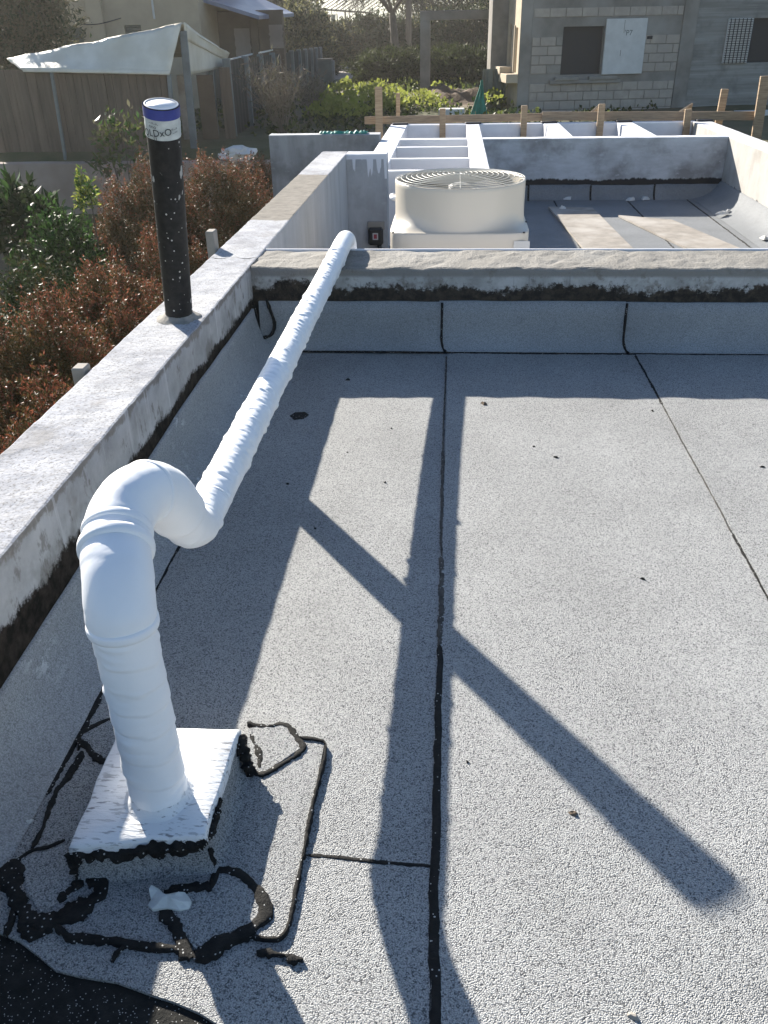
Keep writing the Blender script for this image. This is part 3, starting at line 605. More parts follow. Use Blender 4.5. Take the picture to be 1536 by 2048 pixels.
def facebead(A, B, r, name='bitumen_edge', sag=0):
    A, B = Vector(A), Vector(B); P = [A.lerp(B, t)+Vector((0, 0, sag*math.sin(t*math.pi))) for t in np.linspace(0, 1, 60)]
    return cp(tube(name, P, lambda t: r*.8*(1+.35*mn.noise(Vector((t*13, A.x*9, 0)))), BIT, None, ns=14, mod=lambda s, a, i: r*(.9*mn.noise(Vector((s*70, math.cos(a)*1.4+r*99, math.sin(a)*1.4)))-.1)))
fl, fr, br, bl = [Vector((p[0], p[1], 0)) for p in TC]
Z = lambda v, z: Vector((v.x, v.y, z))
facebead(Z(fl, .075)+Vector((.004, .004, 0)), Z(fr, .075)+Vector((-.006, .004, 0)), .019); facebead(Z(fl, .065)+Vector((.004, .006, 0)), Z(fr, .063)+Vector((-.006, .008, 0)), .016)
facebead(Z(fl, .080), Z(fl, .013), .012); facebead(Z(fr, .077)+Vector((.004, .012, 0)), Z(fr, .083)+Vector((.004, .10, 0)), .009)
facebead(Z(fr, .063)+Vector((0.006, .002, 0)), Z(fr, .007)+Vector((.012, -.004, 0)), .006); facebead(Z(fr, .087)+Vector((.002, .0, 0)), Z(fr, .070)+Vector((-.03, .0, 0)), .011)
facebead(Z(br, .090)+Vector((.002, -.01, 0)), Z(br, .013)+Vector((.028, -.05, 0)), .015); facebead(Z(br, .093)+Vector((-.02, -.015, 0)), Z(br, .067)+Vector((.01, -.04, 0)), .010)
# patches of membrane and bitumen round the curb (zoomed pixel lists)
def zq(L, z=.010): return [PZ(x/2.194, 1400+y/2.194, z) for x, y in L]
def patch(L, z, lab=None): return cp(slabpoly('membrane_patch', wav([tuple(p[:2]) for p in zq(L)][::-1], .003), .002, z, MEMP, None, label=lab))
patch([(360, 200), (1310, 165), (1425, 185), (1350, 600), (1320, 700), (1270, 960), (1240, 1040), (1110, 1040), (850, 1100), (400, 1050), (200, 1000), (60, 900), (40, 740), (150, 640), (250, 420)], .0118, 'square membrane patch under the curb')
patch([(1090, 130), (1250, 110), (1330, 210), (1150, 330), (1080, 300)], .0150)
patch([(930, 830), (960, 745), (1050, 765), (1140, 870), (1150, 960), (860, 1100), (720, 930), (860, 800)], .0152)
patch([(95, 700), (290, 640), (320, 790), (370, 830), (250, 900), (180, 940), (120, 850)], .0150)
patch([(500, 85), (350, 165), (450, 265), (560, 180)], .0148)
def zbead(L, wid, h=.006, j=.4): return cp(bead('bitumen_bead', zq(L, .0140), (lambda t: 1.08*(wid(t) if callable(wid) else wid)), BIT, None, h=h, jit=j*1.1, drop=.0128))
zbead([(505, 75), (430, 105), (355, 155), (335, 190)], .014); zbead([(345, 180), (400, 220), (465, 280)], .018, j=.6); zbead([(365, 225), (300, 330), (230, 430), (190, 560), (140, 655)], lambda t: .020-.008*t)
zbead([(285, 612), (210, 645), (130, 665), (35, 735)], .008); zbead([(60, 700), (55, 800), (80, 900), (130, 970), (210, 975), (330, 930), (420, 860), (430, 800), (380, 790)], .040, .008, .45)
zbead([(40, 740), (60, 870), (50, 960), (20, 1030)], .012); zbead([(90, 960), (130, 1010), (200, 1010)], .030); zbead([(330, 770), (340, 820), (290, 850), (250, 880)], .022, .007, .6); zbead([(320, 900), (380, 960)], .028, .006, .7)
zbead([(235, 985), (300, 1030), (420, 1045), (560, 1065), (700, 1080), (800, 1092), (850, 1115)], .014); zbead([(540, 1080), (510, 1110), (490, 1145)], .010, .004)
zbead([(930, 830), (955, 750), (1030, 755), (1110, 810), (1155, 890), (1150, 960), (1080, 1010), (960, 1075), (850, 1130)], lambda t: .016+.020*t, .008, .35); zbead([(850, 1125), (800, 1050), (740, 970), (700, 920)], .030, .008)
zbead([(720, 840), (790, 830), (880, 835), (930, 840)], .024, .008, .6); zbead([(1305, 162), (1420, 182), (1428, 230), (1385, 400), (1345, 600), (1325, 700), (1285, 900), (1255, 1020), (1200, 1050), (1105, 1040)], .0085, .007, .5)
zbead([(1085, 100), (1160, 115), (1250, 112), (1300, 165), (1330, 215), (1250, 270), (1150, 325), (1100, 315)], .013, .006, .7); zbead([(1050, 180), (1080, 250), (1090, 330)], .034, .008, .6); zbead([(1100, 150), (1130, 240), (1140, 300)], .012, .005, .9)
zbead([(1125, 1105), (1180, 1110), (1250, 1120), (1330, 1135)], .013, .003, .9); zbead([(1130, 1100), (1165, 1112)], .016, .004, .8)
# crumpled paper by the curb
def paper():
    L = [(300, 1788), (305, 1779), (320, 1788), (330, 1790), (350, 1787), (370, 1786), (380, 1797), (383, 1804), (378, 1816), (360, 1821), (335, 1818), (305, 1821), (296, 1811), (302, 1800)]
    P = [PZ(x, y, .018) for x, y in L]; c = sum(P)/len(P); V = []
    for k, s in enumerate((1, .66, .33)):
        for i, p in enumerate(P):
            q = c+(p-c)*s; V.append((q[0], q[1], .017+.012*abs(mn.noise(Vector((q[0]*55, q[1]*55, 0))))+(.010 if i in (1, 2, 0) and k == 0 else 0)+.006*k))
    n = len(P); V.append((c[0], c[1], .034)); Fc = [(k*n+i, (k+1)*n+i, (k+1)*n+(i+1) % n, k*n+(i+1) % n) for k in range(2) for i in range(n)]+[(2*n+i, 3*n, 2*n+(i+1) % n) for i in range(n)]
    b = len(V); V += [(v[0], v[1], .0145) for v in V[:n]]; Fc += [tuple(b+i for i in range(n)), *[(b+i, i, (i+1) % n, b+(i+1) % n) for i in range(n)]]
    mesh('paper_scrap', V, Fc, PAPER, label='crumpled white paper scrap in front of the pipe curb', cat='scrap')
paper()
# ================================================================== wrapped white pipe
duct = empty('wrapped_pipe', (-.556, 1.133, HB), label='white tape-wrapped pipe rising from the curb and running over the divider wall', cat='pipe')
di = Matrix.Translation(-Vector(duct.location))
def dp(o): o.parent = duct; o.matrix_parent_inverse = di; return o
def wrap(pitch, amp, wr=0., seed=0.):
    def f(s, a, i):
        t = (s/pitch+.45*mn.noise(Vector((s*7+seed, 0, 0)))+.12*mn.noise(Vector((s*20, math.cos(a)*1.5, math.sin(a)*1.5)))+a/(2*math.pi)) % 1.0; r = amp*(1-t)**.6 if t > .06 else amp*t/.06
        r += .0011*mn.noise(Vector((s*14+seed, math.cos(a)*1.3, math.sin(a)*1.3)))
        if wr: r += wr*(mn.noise(Vector((s*60+seed, math.cos(a)*1.1+s*6, math.sin(a)*1.1))))**3*3
        return r
    return f
R0 = .0530; BX, BY = -.556, 1.133
dp(tube('riser', [(BX, BY, z) for z in np.linspace(HB+.002, .528, 130)], R0+.001, WRAP, None, ns=48, mod=wrap(.058, .0030, .0032, 3)))
dp(tube('base_fillet', [(BX, BY, HB+.001+.03*t) for t in np.linspace(0, 1, 8)], lambda t: R0+.001+.018*(1-t)**2.5, BRUSH, None, ns=40, caps=False, mod=lambda s, a, i: .004*mn.noise(Vector((math.cos(a)*2, math.sin(a)*2, s*20)))))
C2 = PY(233, 1097, 1.235)
ARC = smoothpath([(BX, BY, .52), (BX-.002, BY+.006, .552), (BX-.012, BY+.042, .592), tuple(C2), tuple(PY(240, 1042, 1.295)), tuple(PY(262, 1003, 1.345)), tuple(PY(293, 984, 1.395)), tuple(PY(322, 990, 1.44)), tuple(PY(350, 1018, 1.495)), tuple(PY(376, 1048, 1.555)), tuple(PY(396, 1050, 1.63)), (-.574, 1.70, .420), (-.573, 1.76, .422)], .004)
CUM = [0]
for a_, b_ in zip(ARC, ARC[1:]): CUM.append(CUM[-1]+(b_-a_).length)
def idx(p): return min(range(len(ARC)), key=lambda i: (ARC[i]-Vector(p)).length)
i2, i3, i4 = idx(C2), idx(PY(293, 984, 1.395)), idx(PY(350, 1018, 1.495))
dp(tube('elbow', ARC[:i4+4], lambda t: R0+.0075 if t > .05 else R0+.0015+t*.12, WRAP, None, ns=48, mod=wrap(.075, .0012, .0008, 9)))
dp(tube('lower_elbow', ARC[i4-8:], lambda t: R0+.004-.0115*min(1, t*1.6), WRAP, None, ns=48, mod=wrap(.03, .0014, .004, 5)))
RUN = [(-.573, 1.75, .422), (-.571, 2.4, .427), (-.568, 3.1, .434), (-.562, 3.7, .443), (-.556, 4.2, .455)]
run = smoothpath(RUN, .0045)
dp(tube('run', run, .0452, WRAP, None, ns=44, mod=wrap(.033, .0017, .0055, 1)))
END = smoothpath([(-.556, 4.19, .455), (-.555, 4.40, .460), (-.553, 4.52, .455), (-.552, 4.585, .425), (-.552, 4.60, .36), (-.552, 4.60, .05), (-.552, 4.60, ZL+.002)], .01)
dp(tube('down_pipe', END, .0455, WRAP, None, ns=36, mod=wrap(.05, .0013, .001, 6)))
def collar(name, c, ax, r, hh):
    c, ax = Vector(c), Vector(ax).normalized(); P = [c+ax*t for t in (-hh, -hh*.75, -hh*.3, hh*.3, hh*.75, hh)]
    dp(tube(name, P, [r-.007, r-.001, r, r, r-.001, r-.007], WRAP, None, ns=48, caps=False))
collar('collar', (BX, BY+.0005, .529), (0, .05, 1), R0+.0095, .011)
collar('collar', ARC[i2], ARC[i2+2]-ARC[i2-2], R0+.0150, .012)
collar('collar', ARC[i2+9], ARC[i2+11]-ARC[i2+7], R0+.0112, .010)
collar('collar', ARC[i3], ARC[i3+2]-ARC[i3-2], R0+.0105, .009)
# ================================================================== black vent pipe on the parapet
vb = np.array(PZ(359, 636, ZP)); vt = np.array(PY(322, 207, 3.068))
vent = empty('vent_pipe', tuple(vb), label='black paint-spattered vent pipe with blue tape and paper sleeve on the parapet', cat='pipe'); vi = Matrix.Translation(-Vector(vb))
def vp(o): o.parent = vent; o.matrix_parent_inverse = vi; return o
ax = Vector(vt-vb); VL = ax.length; ax.normalize(); B0 = Vector(vb); RV = .0575
P = [B0+ax*(VL*t) for t in np.linspace(-.02, 1, 12)]
def ringtube(name, t0, t1, r, m, mod=None, thick=.003, n=10):
    """open sleeve with wall thickness"""
    A = [B0+ax*(VL*(t0+(t1-t0)*t)) for t in np.linspace(0, 1, n)]; A2 = A+A[::-1]
    o = tube(name, A, r, m, None, ns=40, caps=False, mod=mod); return vp(o)
vp(tube('pipe_body', P, lambda t: RV-.004*(1-t), BPIPE, None, ns=40, caps=False))
vp(tube('pipe_lining', P[1:], RV-.004, PVCW, None, ns=40, caps=False)); vp(tube('pipe_rim', [P[-1]-ax*.0005, P[-1], P[-1]+ax*.0005], [RV, RV-.002, RV-.0045], PVCW, None, ns=40, caps=False))
vp(tube('inner_cap', [P[-1]-ax*.004, P[-1]-ax*.0015], RV-.004, PVCW, None, ns=40))
ringtube('paper_sleeve', .878, .965, RV+.0022, PAPER, mod=lambda s, a, i: .0018*mn.noise(Vector((s*45, math.cos(a)*2.4, math.sin(a)*2.4))), n=14)
ringtube('blue_tape', .957, .997, RV+.0042, BLUE, n=4)
def on_pipe(me, t, phi, r, rot=0):
    """wrap a flat mesh round the pipe: x becomes angle, y runs up the pipe. phi 0 faces the camera"""
    u = (Vector((0, 0, 0))-Vector((B0.x, B0.y, 0))); u = (u-ax*u.dot(ax)).normalized(); v = ax.cross(u)
    for q in me.vertices:
        x, y = q.co.x*math.cos(rot)-q.co.y*math.sin(rot), q.co.x*math.sin(rot)+q.co.y*math.cos(rot); a = phi+x/r
        q.co = B0+ax*(VL*t+y)+(u*math.cos(a)+v*math.sin(a))*r
for s, sz, t, phi, rot in (('QLDxO', .032, .906, -.42, .12), ('nno', .018, .931, -.62, -.06), ('-\u2013=-=-', .014, .944, -.55, -.1), ('=--=', .014, .922, .62, .05), ('--==', .012, .908, .66, .1), ('()', .02, .888, -.5, .1)):
    me = text_mesh(s, sz); on_pipe(me, t, phi, RV+.0050, rot); vp(link('lettering', me, INK, None))
def mortar():
    V = []; n = 28; u = Vector((1, 0, 0))
    for k, (r, z) in enumerate(((.095, .0), (.085, .006), (.068, .012), (.060, .022), (.054, .024))):
        for i in range(n):
            a = 2*math.pi*i/n; rr = r*(1+.22*mn.noise(Vector((math.cos(a)*1.8, math.sin(a)*1.8, k*.4)))*(k < 3)); V.append((vb[0]+rr*math.cos(a), vb[1]+rr*math.sin(a), ZP-.002+z+.004*mn.noise(Vector((math.cos(a)*4, math.sin(a)*4, k)))))
    vp(mesh('mortar_ring', V, [(k*n+i, k*n+(i+1) % n, (k+1)*n+(i+1) % n, (k+1)*n+i) for k in range(4) for i in range(n)], MORTAR, None, smooth=True))
mortar()
# ================================================================== fan unit
ACX0, ACX1 = float(PZ(777, 467, .29)[0]), float(PZ(1062, 467, .29)[0]); ACW_ = ACX1-ACX0; acx = (ACX0+ACX1)/2; acy0 = float(PZ(920, 467, .29)[1]); acy = acy0+ACW_/2; ZB = .29
ac = empty('fan_unit', (acx, acy, ZL), label='cream rooftop condenser with big round fan grille behind the divider wall', cat='fan unit'); ai = Matrix.Translation(-Vector((acx, acy, ZL)))
def ap(o): o.parent = ac; o.matrix_parent_inverse = ai; return o
hw = ACW_/2
ap(box('cabinet', acx-hw+.012, acx+hw-.012, acy-hw+.012, acy+hw-.012, ZL+.06, ZB-.125, AC, None, bev=.02))
for sx in (-1, 1): ap(box('foot', acx+sx*(hw-.1)-.05, acx+sx*(hw-.1)+.05, acy-hw+.05, acy+hw-.05, ZL+.004, ZL+.062, BLK, None))
def hood():
    n = 64; V = []; zr = float(PY(921, 357, acy)[2]); RR = float((PY(1052, 357, acy)[0]-PY(790, 357, acy)[0])/2)*.995
    def sq(a, h, rd): # rounded square point
        c, s = math.cos(a), math.sin(a); k = h/max(abs(c), abs(s)); x, y = c*k, s*k; p = 9.0; q = h/((abs(c)**p+abs(s)**p)**(1/p)); return q*c, q*s
    rows = []
    for z in (ZB-.125, ZB-.06, ZB-.010): rows.append([(*sq(2*math.pi*i/n, hw, 0), z) for i in range(n)])
    rows.append([(*sq(2*math.pi*i/n, hw-.003, 0), ZB-.002) for i in range(n)]); rows.append([(*sq(2*math.pi*i/n, hw-.010, 0), ZB) for i in range(n)])
    hr = .095
    for t in np.linspace(.12, 1, 8):
        row = []
        for i in range(n):
            a = 2*math.pi*i/n; xs, ys = sq(a, hw-.010, 0); xr, yr = math.cos(a)*RR, math.sin(a)*RR; q = 1-(1-t)**1.7; row.append((xs+(xr-xs)*q, ys+(yr-ys)*q, ZB+hr*t**2.2))
        rows.append(row)
    for z in (ZB+hr+.05, zr-.03, zr-.006): rows.append([(math.cos(2*math.pi*i/n)*RR, math.sin(2*math.pi*i/n)*RR, z) for i in range(n)])
    for r, z in ((RR-.004, zr), (RR-.012, zr), (RR-.014, zr-.01), (RR-.016, zr-.28)): rows.append([(math.cos(2*math.pi*i/n)*r, math.sin(2*math.pi*i/n)*r, z) for i in range(n)])
    for row in rows: V += [(acx+x, acy+y, z) for x, y, z in row]
    Fc = [(k*n+i, k*n+(i+1) % n, (k+1)*n+(i+1) % n, (k+1)*n+i) for k in range(len(rows)-1) for i in range(n)]
    o = ap(mesh('fan_shroud', V, Fc, AC, None, smooth=True)); return zr, RR
ZR, RR = hood()
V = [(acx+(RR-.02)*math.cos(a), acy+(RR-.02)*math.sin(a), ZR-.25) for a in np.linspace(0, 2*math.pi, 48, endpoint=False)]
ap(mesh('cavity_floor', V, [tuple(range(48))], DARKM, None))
grl = empty('grille', (0, 0, 0)); grl.parent = ac; grl.location = (0, 0, 0)
def gp(o): o.parent = grl; o.matrix_parent_inverse = ai; return o
def dome(r): return ZR+.006+.030*(1-(r/RR)**2)
for k in range(12):
    r = .045+(RR-.050)*k/11; n = 56
    gp(tube('grille_ring', [(acx+r*math.cos(a), acy+r*math.sin(a), dome(r)) for a in np.linspace(0, 2*math.pi, n+1)], 0.0020, ACW, None, ns=6, caps=False))
for k in range(8):
    a = 2*math.pi*k/8+math.pi/2; gp(tube('grille_spoke', [(acx+r*math.cos(a), acy+r*math.sin(a), dome(r)-.005) for r in np.linspace(0, RR-.003, 9)], 0.0030, ACW, None, ns=6))
fan = empty('fan', (0, 0, 0)); fan.parent = ac
for k in range(4):
    a0 = k*math.pi/2+.4; V = []
    for r in np.linspace(.07, RR-.05, 7):
        for t in np.linspace(-.5, .5, 7): V.append((acx+r*math.cos(a0+t*1.25), acy+r*math.sin(a0+t*1.25), ZR-.10+t*.10))
    o = mesh('fan_blade', V, [(i*7+j, i*7+j+1, (i+1)*7+j+1, (i+1)*7+j) for i in range(6) for j in range(6)], FANB, None, smooth=True); o.parent = fan; o.matrix_parent_inverse = ai
o = tube('fan_hub', [(acx, acy, ZR-.2), (acx, acy, ZR-.04), (acx, acy, ZR-.03)], [.075, .075, .05], FANB, None, ns=24); o.parent = fan; o.matrix_parent_inverse = ai
for x, y in ((786, 464), (1048, 464), (1052, 443)):
    p = PZ(x, y, ZB+.003); ap(tube('screw', [(p[0], p[1], ZB-.004), (p[0], p[1], ZB+.004)], .007, STEEL, None, ns=8))
p = PY(1045, 488, acy0); ap(box('maker_label', p[0]-.055, p[0]+.045, acy0-.0015, acy0+.003, p[2]-.03, p[2]+.018, FOAM, None, bev=0))
p = PY(786, 405, acy); ap(tube('hose', smoothpath([(ACX0+.06, acy+.1, p[2]+.005), (p[0]-.012, acy+.14, p[2]+.005), (p[0]-.010, acy+.3, p[2]-.01), (ACX0+.10, acy+.52, p[2]-.15), (ACX0+.15, acy+.55, ZL+.01)], .02), .016, PVCW, None, ns=10))
# isolator switch on the return wall
sw = PY(752, 470, 8.295); swt = empty('switch_box', tuple(sw), label='black isolator switch with small red and white square on the return wall', cat='switch')
SW = .072
box('housing', -SW, SW, -.07, .004, -.085, .075, BLK, swt, bev=.018); box('back_plate', -SW-.006, SW+.012, -.012, .006, .05, .125, CONC, swt, bev=.003)
box('white_frame', -.026, .026, -.075, -.069, -.030, .032, FOAM, swt, bev=.001); box('red_knob', -.015, .015, -.079, -.0745, -.019, .022, RED, swt, bev=.001)
tube('cable', smoothpath([(.03, -.03, -.08), (.05, -.06, -.17), (.10, -.3, -.25), (.14, -.9, -.24), (.20, -1.6, -.16), (ACX0-sw[0]+.03, acy-sw[1]+.2, -.12)], .04), .022, BLK, swt, ns=10)
# ================================================================== timber guard rail on the far beam
rail = empty('timber_guard_rail', (1.5, 13.2, ZT), label='raw timber edge rail with posts along the far roof edge', cat='railing'); ri = Matrix.Translation(-Vector((1.5, 13.2, ZT)))
def rp(o): o.parent = rail; o.matrix_parent_inverse = ri; return o
def py(x, y, Y): return Vector(PY(x, y, Y))
rp(beam('rail_board', py(729, 241, 13.37), py(1092, 234, 13.37), .03, .10, WOODH, up=(0, 0, 1))); rp(beam('rail_board', py(1084, 232.5, 13.33), py(1512, 231.5, 13.33), .03, .115, WOODH))
for x, y0, y1, Y, wd, x2 in ((757, 174, 312, 13.2, .105, 759), (885, 217, 285, 13.05, .085, 885), (1049, 211, 285, 13.05, .085, 1046), (1204, 208, 285, 13.05, .09, 1197), (1377, 218, 285, 13.05, .09, 1369), (1450, 178, 262, 13.55, .10, 1434), (1531, 152, 300, 13.22, .13, 1508), (796, 186, 260, 13.9, .06, 796)):
    rp(beam('rail_post', py(x, y0, Y), py(x2, y1, Y), wd, .05, WOOD, up=(0, 1, 0)))
rp(beam('diagonal_brace', py(1176, 234, 13.42), py(1201, 213, 13.62), .03, .09, WOOD, up=(0, -.5, 1))); rp(beam('diagonal_brace', py(1348, 236, 13.42), py(1383, 213, 13.75), .03, .10, WOOD, up=(0, -.5, 1)))
for nm, x, y, lab in (('timber_stake', 424, 478, 'squared timber stake outside the parapet beyond the black vent pipe'), ('timber_stake', 164, 748, 'squared timber stake outside the parapet in front of the red shrubs')):
    p = PX(x, y, XO-.03); h = .075 if y < 500 else .05
    beam(nm, (p[0], p[1], GLOW-.02), (p[0], p[1], p[2]+h*.6), .045, .075 if y < 500 else .06, PLY, up=(0, 1, 0), label=lab, cat='stake')
# ================================================================== unfinished block house on the right
P0 = PY(1038, 115, 24.0); TH = math.radians(9); U = np.array([math.cos(TH), math.sin(TH), 0]); W_ = np.array([-math.sin(TH), math.cos(TH), 0]); HX = np.array([P0[0], P0[1], GFAR])
def hf(x, y): p = PP(x, y, P0, -W_)-HX; return float(p@U), float(p[2])
def hs(x, y): p = PP(x, y, P0, U)-HX; return float(p@W_), float(p[2])
house = empty('block_house', tuple(HX), TH, label='unfinished grey block house with dark window opening and white foam board', cat='house')
def wall_open(name, u0, u1, z0, z1, ops, y0, y1, m, parent, side=False):
    us = sorted({u0, u1, *[v for o in ops for v in o[:2]]}); zs = sorted({z0, z1, *[v for o in ops for v in o[2:]]}); V = []; Fc = []
    us = [u for u in us if u0 <= u <= u1]; zs = [z for z in zs if z0 <= z <= z1]
    inside = lambda a, b: any(o[0] <= a <= o[1] and o[2] <= b <= o[3] for o in ops)
    def q(*p):
        b = len(V); V.extend([(c[1], c[0], c[2]) if side else c for c in p]); Fc.append((b, b+1, b+2, b+3))
    for i in range(len(us)-1):
        for j in range(len(zs)-1):
            a, b, c, d = us[i], us[i+1], zs[j], zs[j+1]
            if inside((a+b)/2, (c+d)/2): continue
            q((a, y0, c), (b, y0, c), (b, y0, d), (a, y0, d)); q((a, y1, c), (a, y1, d), (b, y1, d), (b, y1, c))
    for a, b, c, d in ops: q((a, y0, c), (a, y0, d), (a, y1, d), (a, y1, c)); q((b, y0, c), (b, y1, c), (b, y1, d), (b, y0, d)); q((a, y0, c), (a, y1, c), (b, y1, c), (b, y0, c)); q((a, y0, d), (b, y0, d), (b, y1, d), (a, y1, d))
    q((u0, y0, z0), (u0, y1, z0), (u0, y1, z1), (u0, y0, z1)); q((u1, y0, z0), (u1, y0, z1), (u1, y1, z1), (u1, y1, z0)); q((u0, y0, z1), (u0, y1, z1), (u1, y1, z1), (u1, y0, z1))
    return mesh(name, V, Fc, m, parent)
ZH = 3.45
w1 = (hf(1124, 100)[0], hf(1205, 100)[0], hf(1160, 149)[1], hf(1160, 53)[1])
fb = (hf(1207, 90)[0]+.004, hf(1288, 90)[0], hf(1240, 148)[1], hf(1240, 37)[1])
cR0, cR1 = hf(1357, 100)[0], hf(1384, 100)[0]
w2 = (hf(1500, 80)[0], hf(1500, 80)[0]+1.2, hf(1520, 125)[1], hf(1520, 36)[1])
front = wall_open('front_wall', 0, cR1, -.4, ZH, [w1], 0, .2, CONC, house); wall_open('concrete_wall', cR1+.001, cR1+6, -.4, ZH, [w2], .03, .23, FORM, house)
box('corner_column', .004, hf(1060, 120)[0], -.02, .02, -.4, ZH-.01, CONC, house, bev=.01); box('column', cR0, cR1+.02, -.035, .05, -.4, ZH-.01, CONC, house, bev=.012)
zl0, zl1, zs0, zs1, zt0 = hf(1200, 60)[1], hf(1200, 34)[1], hf(1200, 169)[1], hf(1200, 151)[1], hf(1200, 12)[1]
bu0, bu1 = hf(1062, 120)[0], cR0-.01; bfull = boxme('block', -.194, .194, -.022, .02, -.094, .094, .006)
bh = .205; kk = 0
for r in range(-2, 17):
    z0 = zs0-bh*(r+1)+0 if False else -.35+bh*(r+2); zc = z0+bh/2; z1 = z0+bh
    if zc > ZH: break
    if (zl0-.02 < zc < zl1+.02) or (zs0 < zc < zs1) or zc > zt0: continue
    u = bu0-(.2 if r % 2 else 0)
    while u < bu1:
        a, b = max(u, bu0), min(u+.4, bu1); u += .4
        for o in (w1, fb):
            if o[2]-.08 < zc < o[3]+.02:
                if a < o[0] < b: b = o[0]
                elif a < o[1] < b: a = o[1]
                elif a >= o[0] and b <= o[1]: b = a
        if b-a < .06: continue
        kk += 1; mm = BLOCK2 if random.random() < .16 else BLOCK
        if b-a > .395:
            o = bpy.data.objects.new('block', bfull if mm is BLOCK else bfull.copy()); col.objects.link(o); o.parent = house; o.location = ((a+b)/2, random.uniform(-.004, .006), zc)
            if not o.data.materials: o.data.materials.append(mm)
        else: box('block', a+.006, b-.006, -.022, .02, zc-.094, zc+.094, mm, house, bev=.006)
box('opening_shade_fill', w1[0]-.05, w1[1]+.05, .13, .14, w1[2]-.05, w1[3]+.05, DARKM, house, bev=0); box('opening_shade_fill', w2[0]-.05, w2[1]+.05, .15, .16, w2[2]-.05, w2[3]+.05, DARKM, house, bev=0)  # added near-black panels imitate the interior shade behind both openings
sl = hf(1098, 158)[0], hf(1238, 158)[0]
box('sill', sl[0], sl[1], -.12, .0, hf(1150, 167)[1], hf(1150, 159)[1], CONC, house, bev=.01); box('sill', sl[0]+.12, hf(1155, 155)[0], -.16, -.0, hf(1150, 161)[1]+.012, hf(1150, 153)[1], BLOCK2, house, bev=.01); box('sill', hf(1175, 155)[0], sl[1]-.10, -.16, 0, hf(1150, 161)[1]+.012, hf(1150, 153)[1], BLOCK2, house, bev=.01)
fbo = box('foam_board', fb[0], fb[1], -.075, -.026, fb[2], fb[3], FOAM, house, bev=.008, label='white foam board leaning beside the window opening')
for u0, z0_, z1_ in ((hf(1246, 60)[0], hf(1246, 66)[1], hf(1246, 40)[1]), (hf(1238, 110)[0], hf(1238, 112)[1], hf(1238, 100)[1])): box('board_crack', u0, u0+.012, -.077, -.07, z0_, z1_, CONC, house, bev=0)
me = text_mesh("'P7", .17); me.transform(Matrix.Translation((hf(1255, 66)[0], -.078, hf(1255, 66)[1])) @ Matrix.Rotation(math.pi/2, 4, 'X')); link('lettering', me, TIN, house)
p = hf(1299, 75); box('socket_hole', p[0]-.07, p[0]+.07, -.03, -.0, p[1]-.035, p[1]+.035, DARKM, house, bev=.005)
g0, g1 = hf(1451, 80)[0], hf(1498, 80)[0]; zg0, zg1 = hf(1475, 126)[1], hf(1475, 37)[1]
pan = box('mesh_panel', g0, g1, -.03, .028, zg0, zg1, FOAM, house, bev=.004)
for i in range(6): box('rod', g0+(g1-g0)*(i+.5)/6-.008, g0+(g1-g0)*(i+.5)/6+.008, -.05, -.034, zg0, zg1, STEEL, pan, bev=0)
for i in range(19): z_ = zg0+(zg1-zg0)*(i+.5)/19; box('rod', g0, g1, -.062, -.05, z_-.006, z_+.006, STEEL, pan, bev=0)
box('window_jamb', w2[0]-.05, w2[0]-.002, -.03, .1, w2[2], w2[3], FOAM, house, bev=.004)
# side face in the sun, slots and ledges, the wing behind
LS = hs(1012, 150)[0]; s1 = (hs(1034.5, 100)[0], hs(1030.5, 100)[0], hs(1033, 146)[1], hs(1033, 55)[1]); s2 = (hs(1023, 90)[0], hs(1019.5, 90)[0], hs(1020, 131)[1], hs(1020, 49)[1])
wall_open('side_wall', 0.001, LS, -.4, ZH, [s1, s2], -.005, .2, PLAST, house, side=True)
box('ledge', -.30, .0, s1[0]-.25, s1[1]+.45, s1[2]-.22, s1[2]-.02, PLAST, house, bev=.01); box('ledge', -.32, 0, s2[0]-.2, s2[1]+.5, s2[2]-.2, s2[2]-.02, PLAST, house, bev=.01)
for s in (s1, s2):
    for q in (s[1]+.05,): box('slot_frame', -.03, -.006, q, q+.06, s[2], s[3]+.05, PLAST, house, bev=.004)
xw = float((PP(983, 80, P0+W_*LS, -W_)-HX)@U); box('wing', xw, 7.5, LS, LS+.5, -.4, ZH-.2, CONC, house, bev=.01); box('back_wall', cR1+5.8, cR1+6, .24, LS, -.4, ZH, CONC, house, bev=0)
box('roof_slab', -.25, cR1+6.2, -.12, LS+5.2, ZH, ZH+.22, CONC, house, bev=.01)
tp0, tp1 = [float((PP(x, 180, P0+W_*(LS-.4), -W_)-HX)@U) for x in (964, 1011)]; zt_ = float(PP(985, 138, P0+W_*(LS-.4), -W_)[2]-GFAR)
V = []; n = 17
for i in range(n):
    u = tp0+(tp1-tp0)*i/(n-1); d = LS-.4+(.05 if i % 6 in (2, 3) else 0); V += [(u, d, -.1), (u, d, zt_), (u, d+.012, -.1), (u, d+.012, zt_)]
TS = empty('tin_sheet', tuple(HX), TH, label='grey green ribbed metal sheet standing beside the block house', cat='sheet')
mesh('panel', V, [f for i in range(n-1) for f in ((4*i, 4*i+4, 4*i+5, 4*i+1), (4*i+2, 4*i+3, 4*i+7, 4*i+6), (4*i+1, 4*i+5, 4*i+7, 4*i+3))], TIN, TS)
p = np.array([*hf(1505, 262)]); # lower block wall in the yard in front of the house
yw = empty('yard_wall', tuple(HX), TH, label='low pale block wall at the right below the block house', cat='wall')
zt2 = float(PP(1500, 222, P0-W_*2.5, -W_)[2]-GFAR); u0 = float((PP(1472, 240, P0-W_*2.5, -W_)-HX)@U)
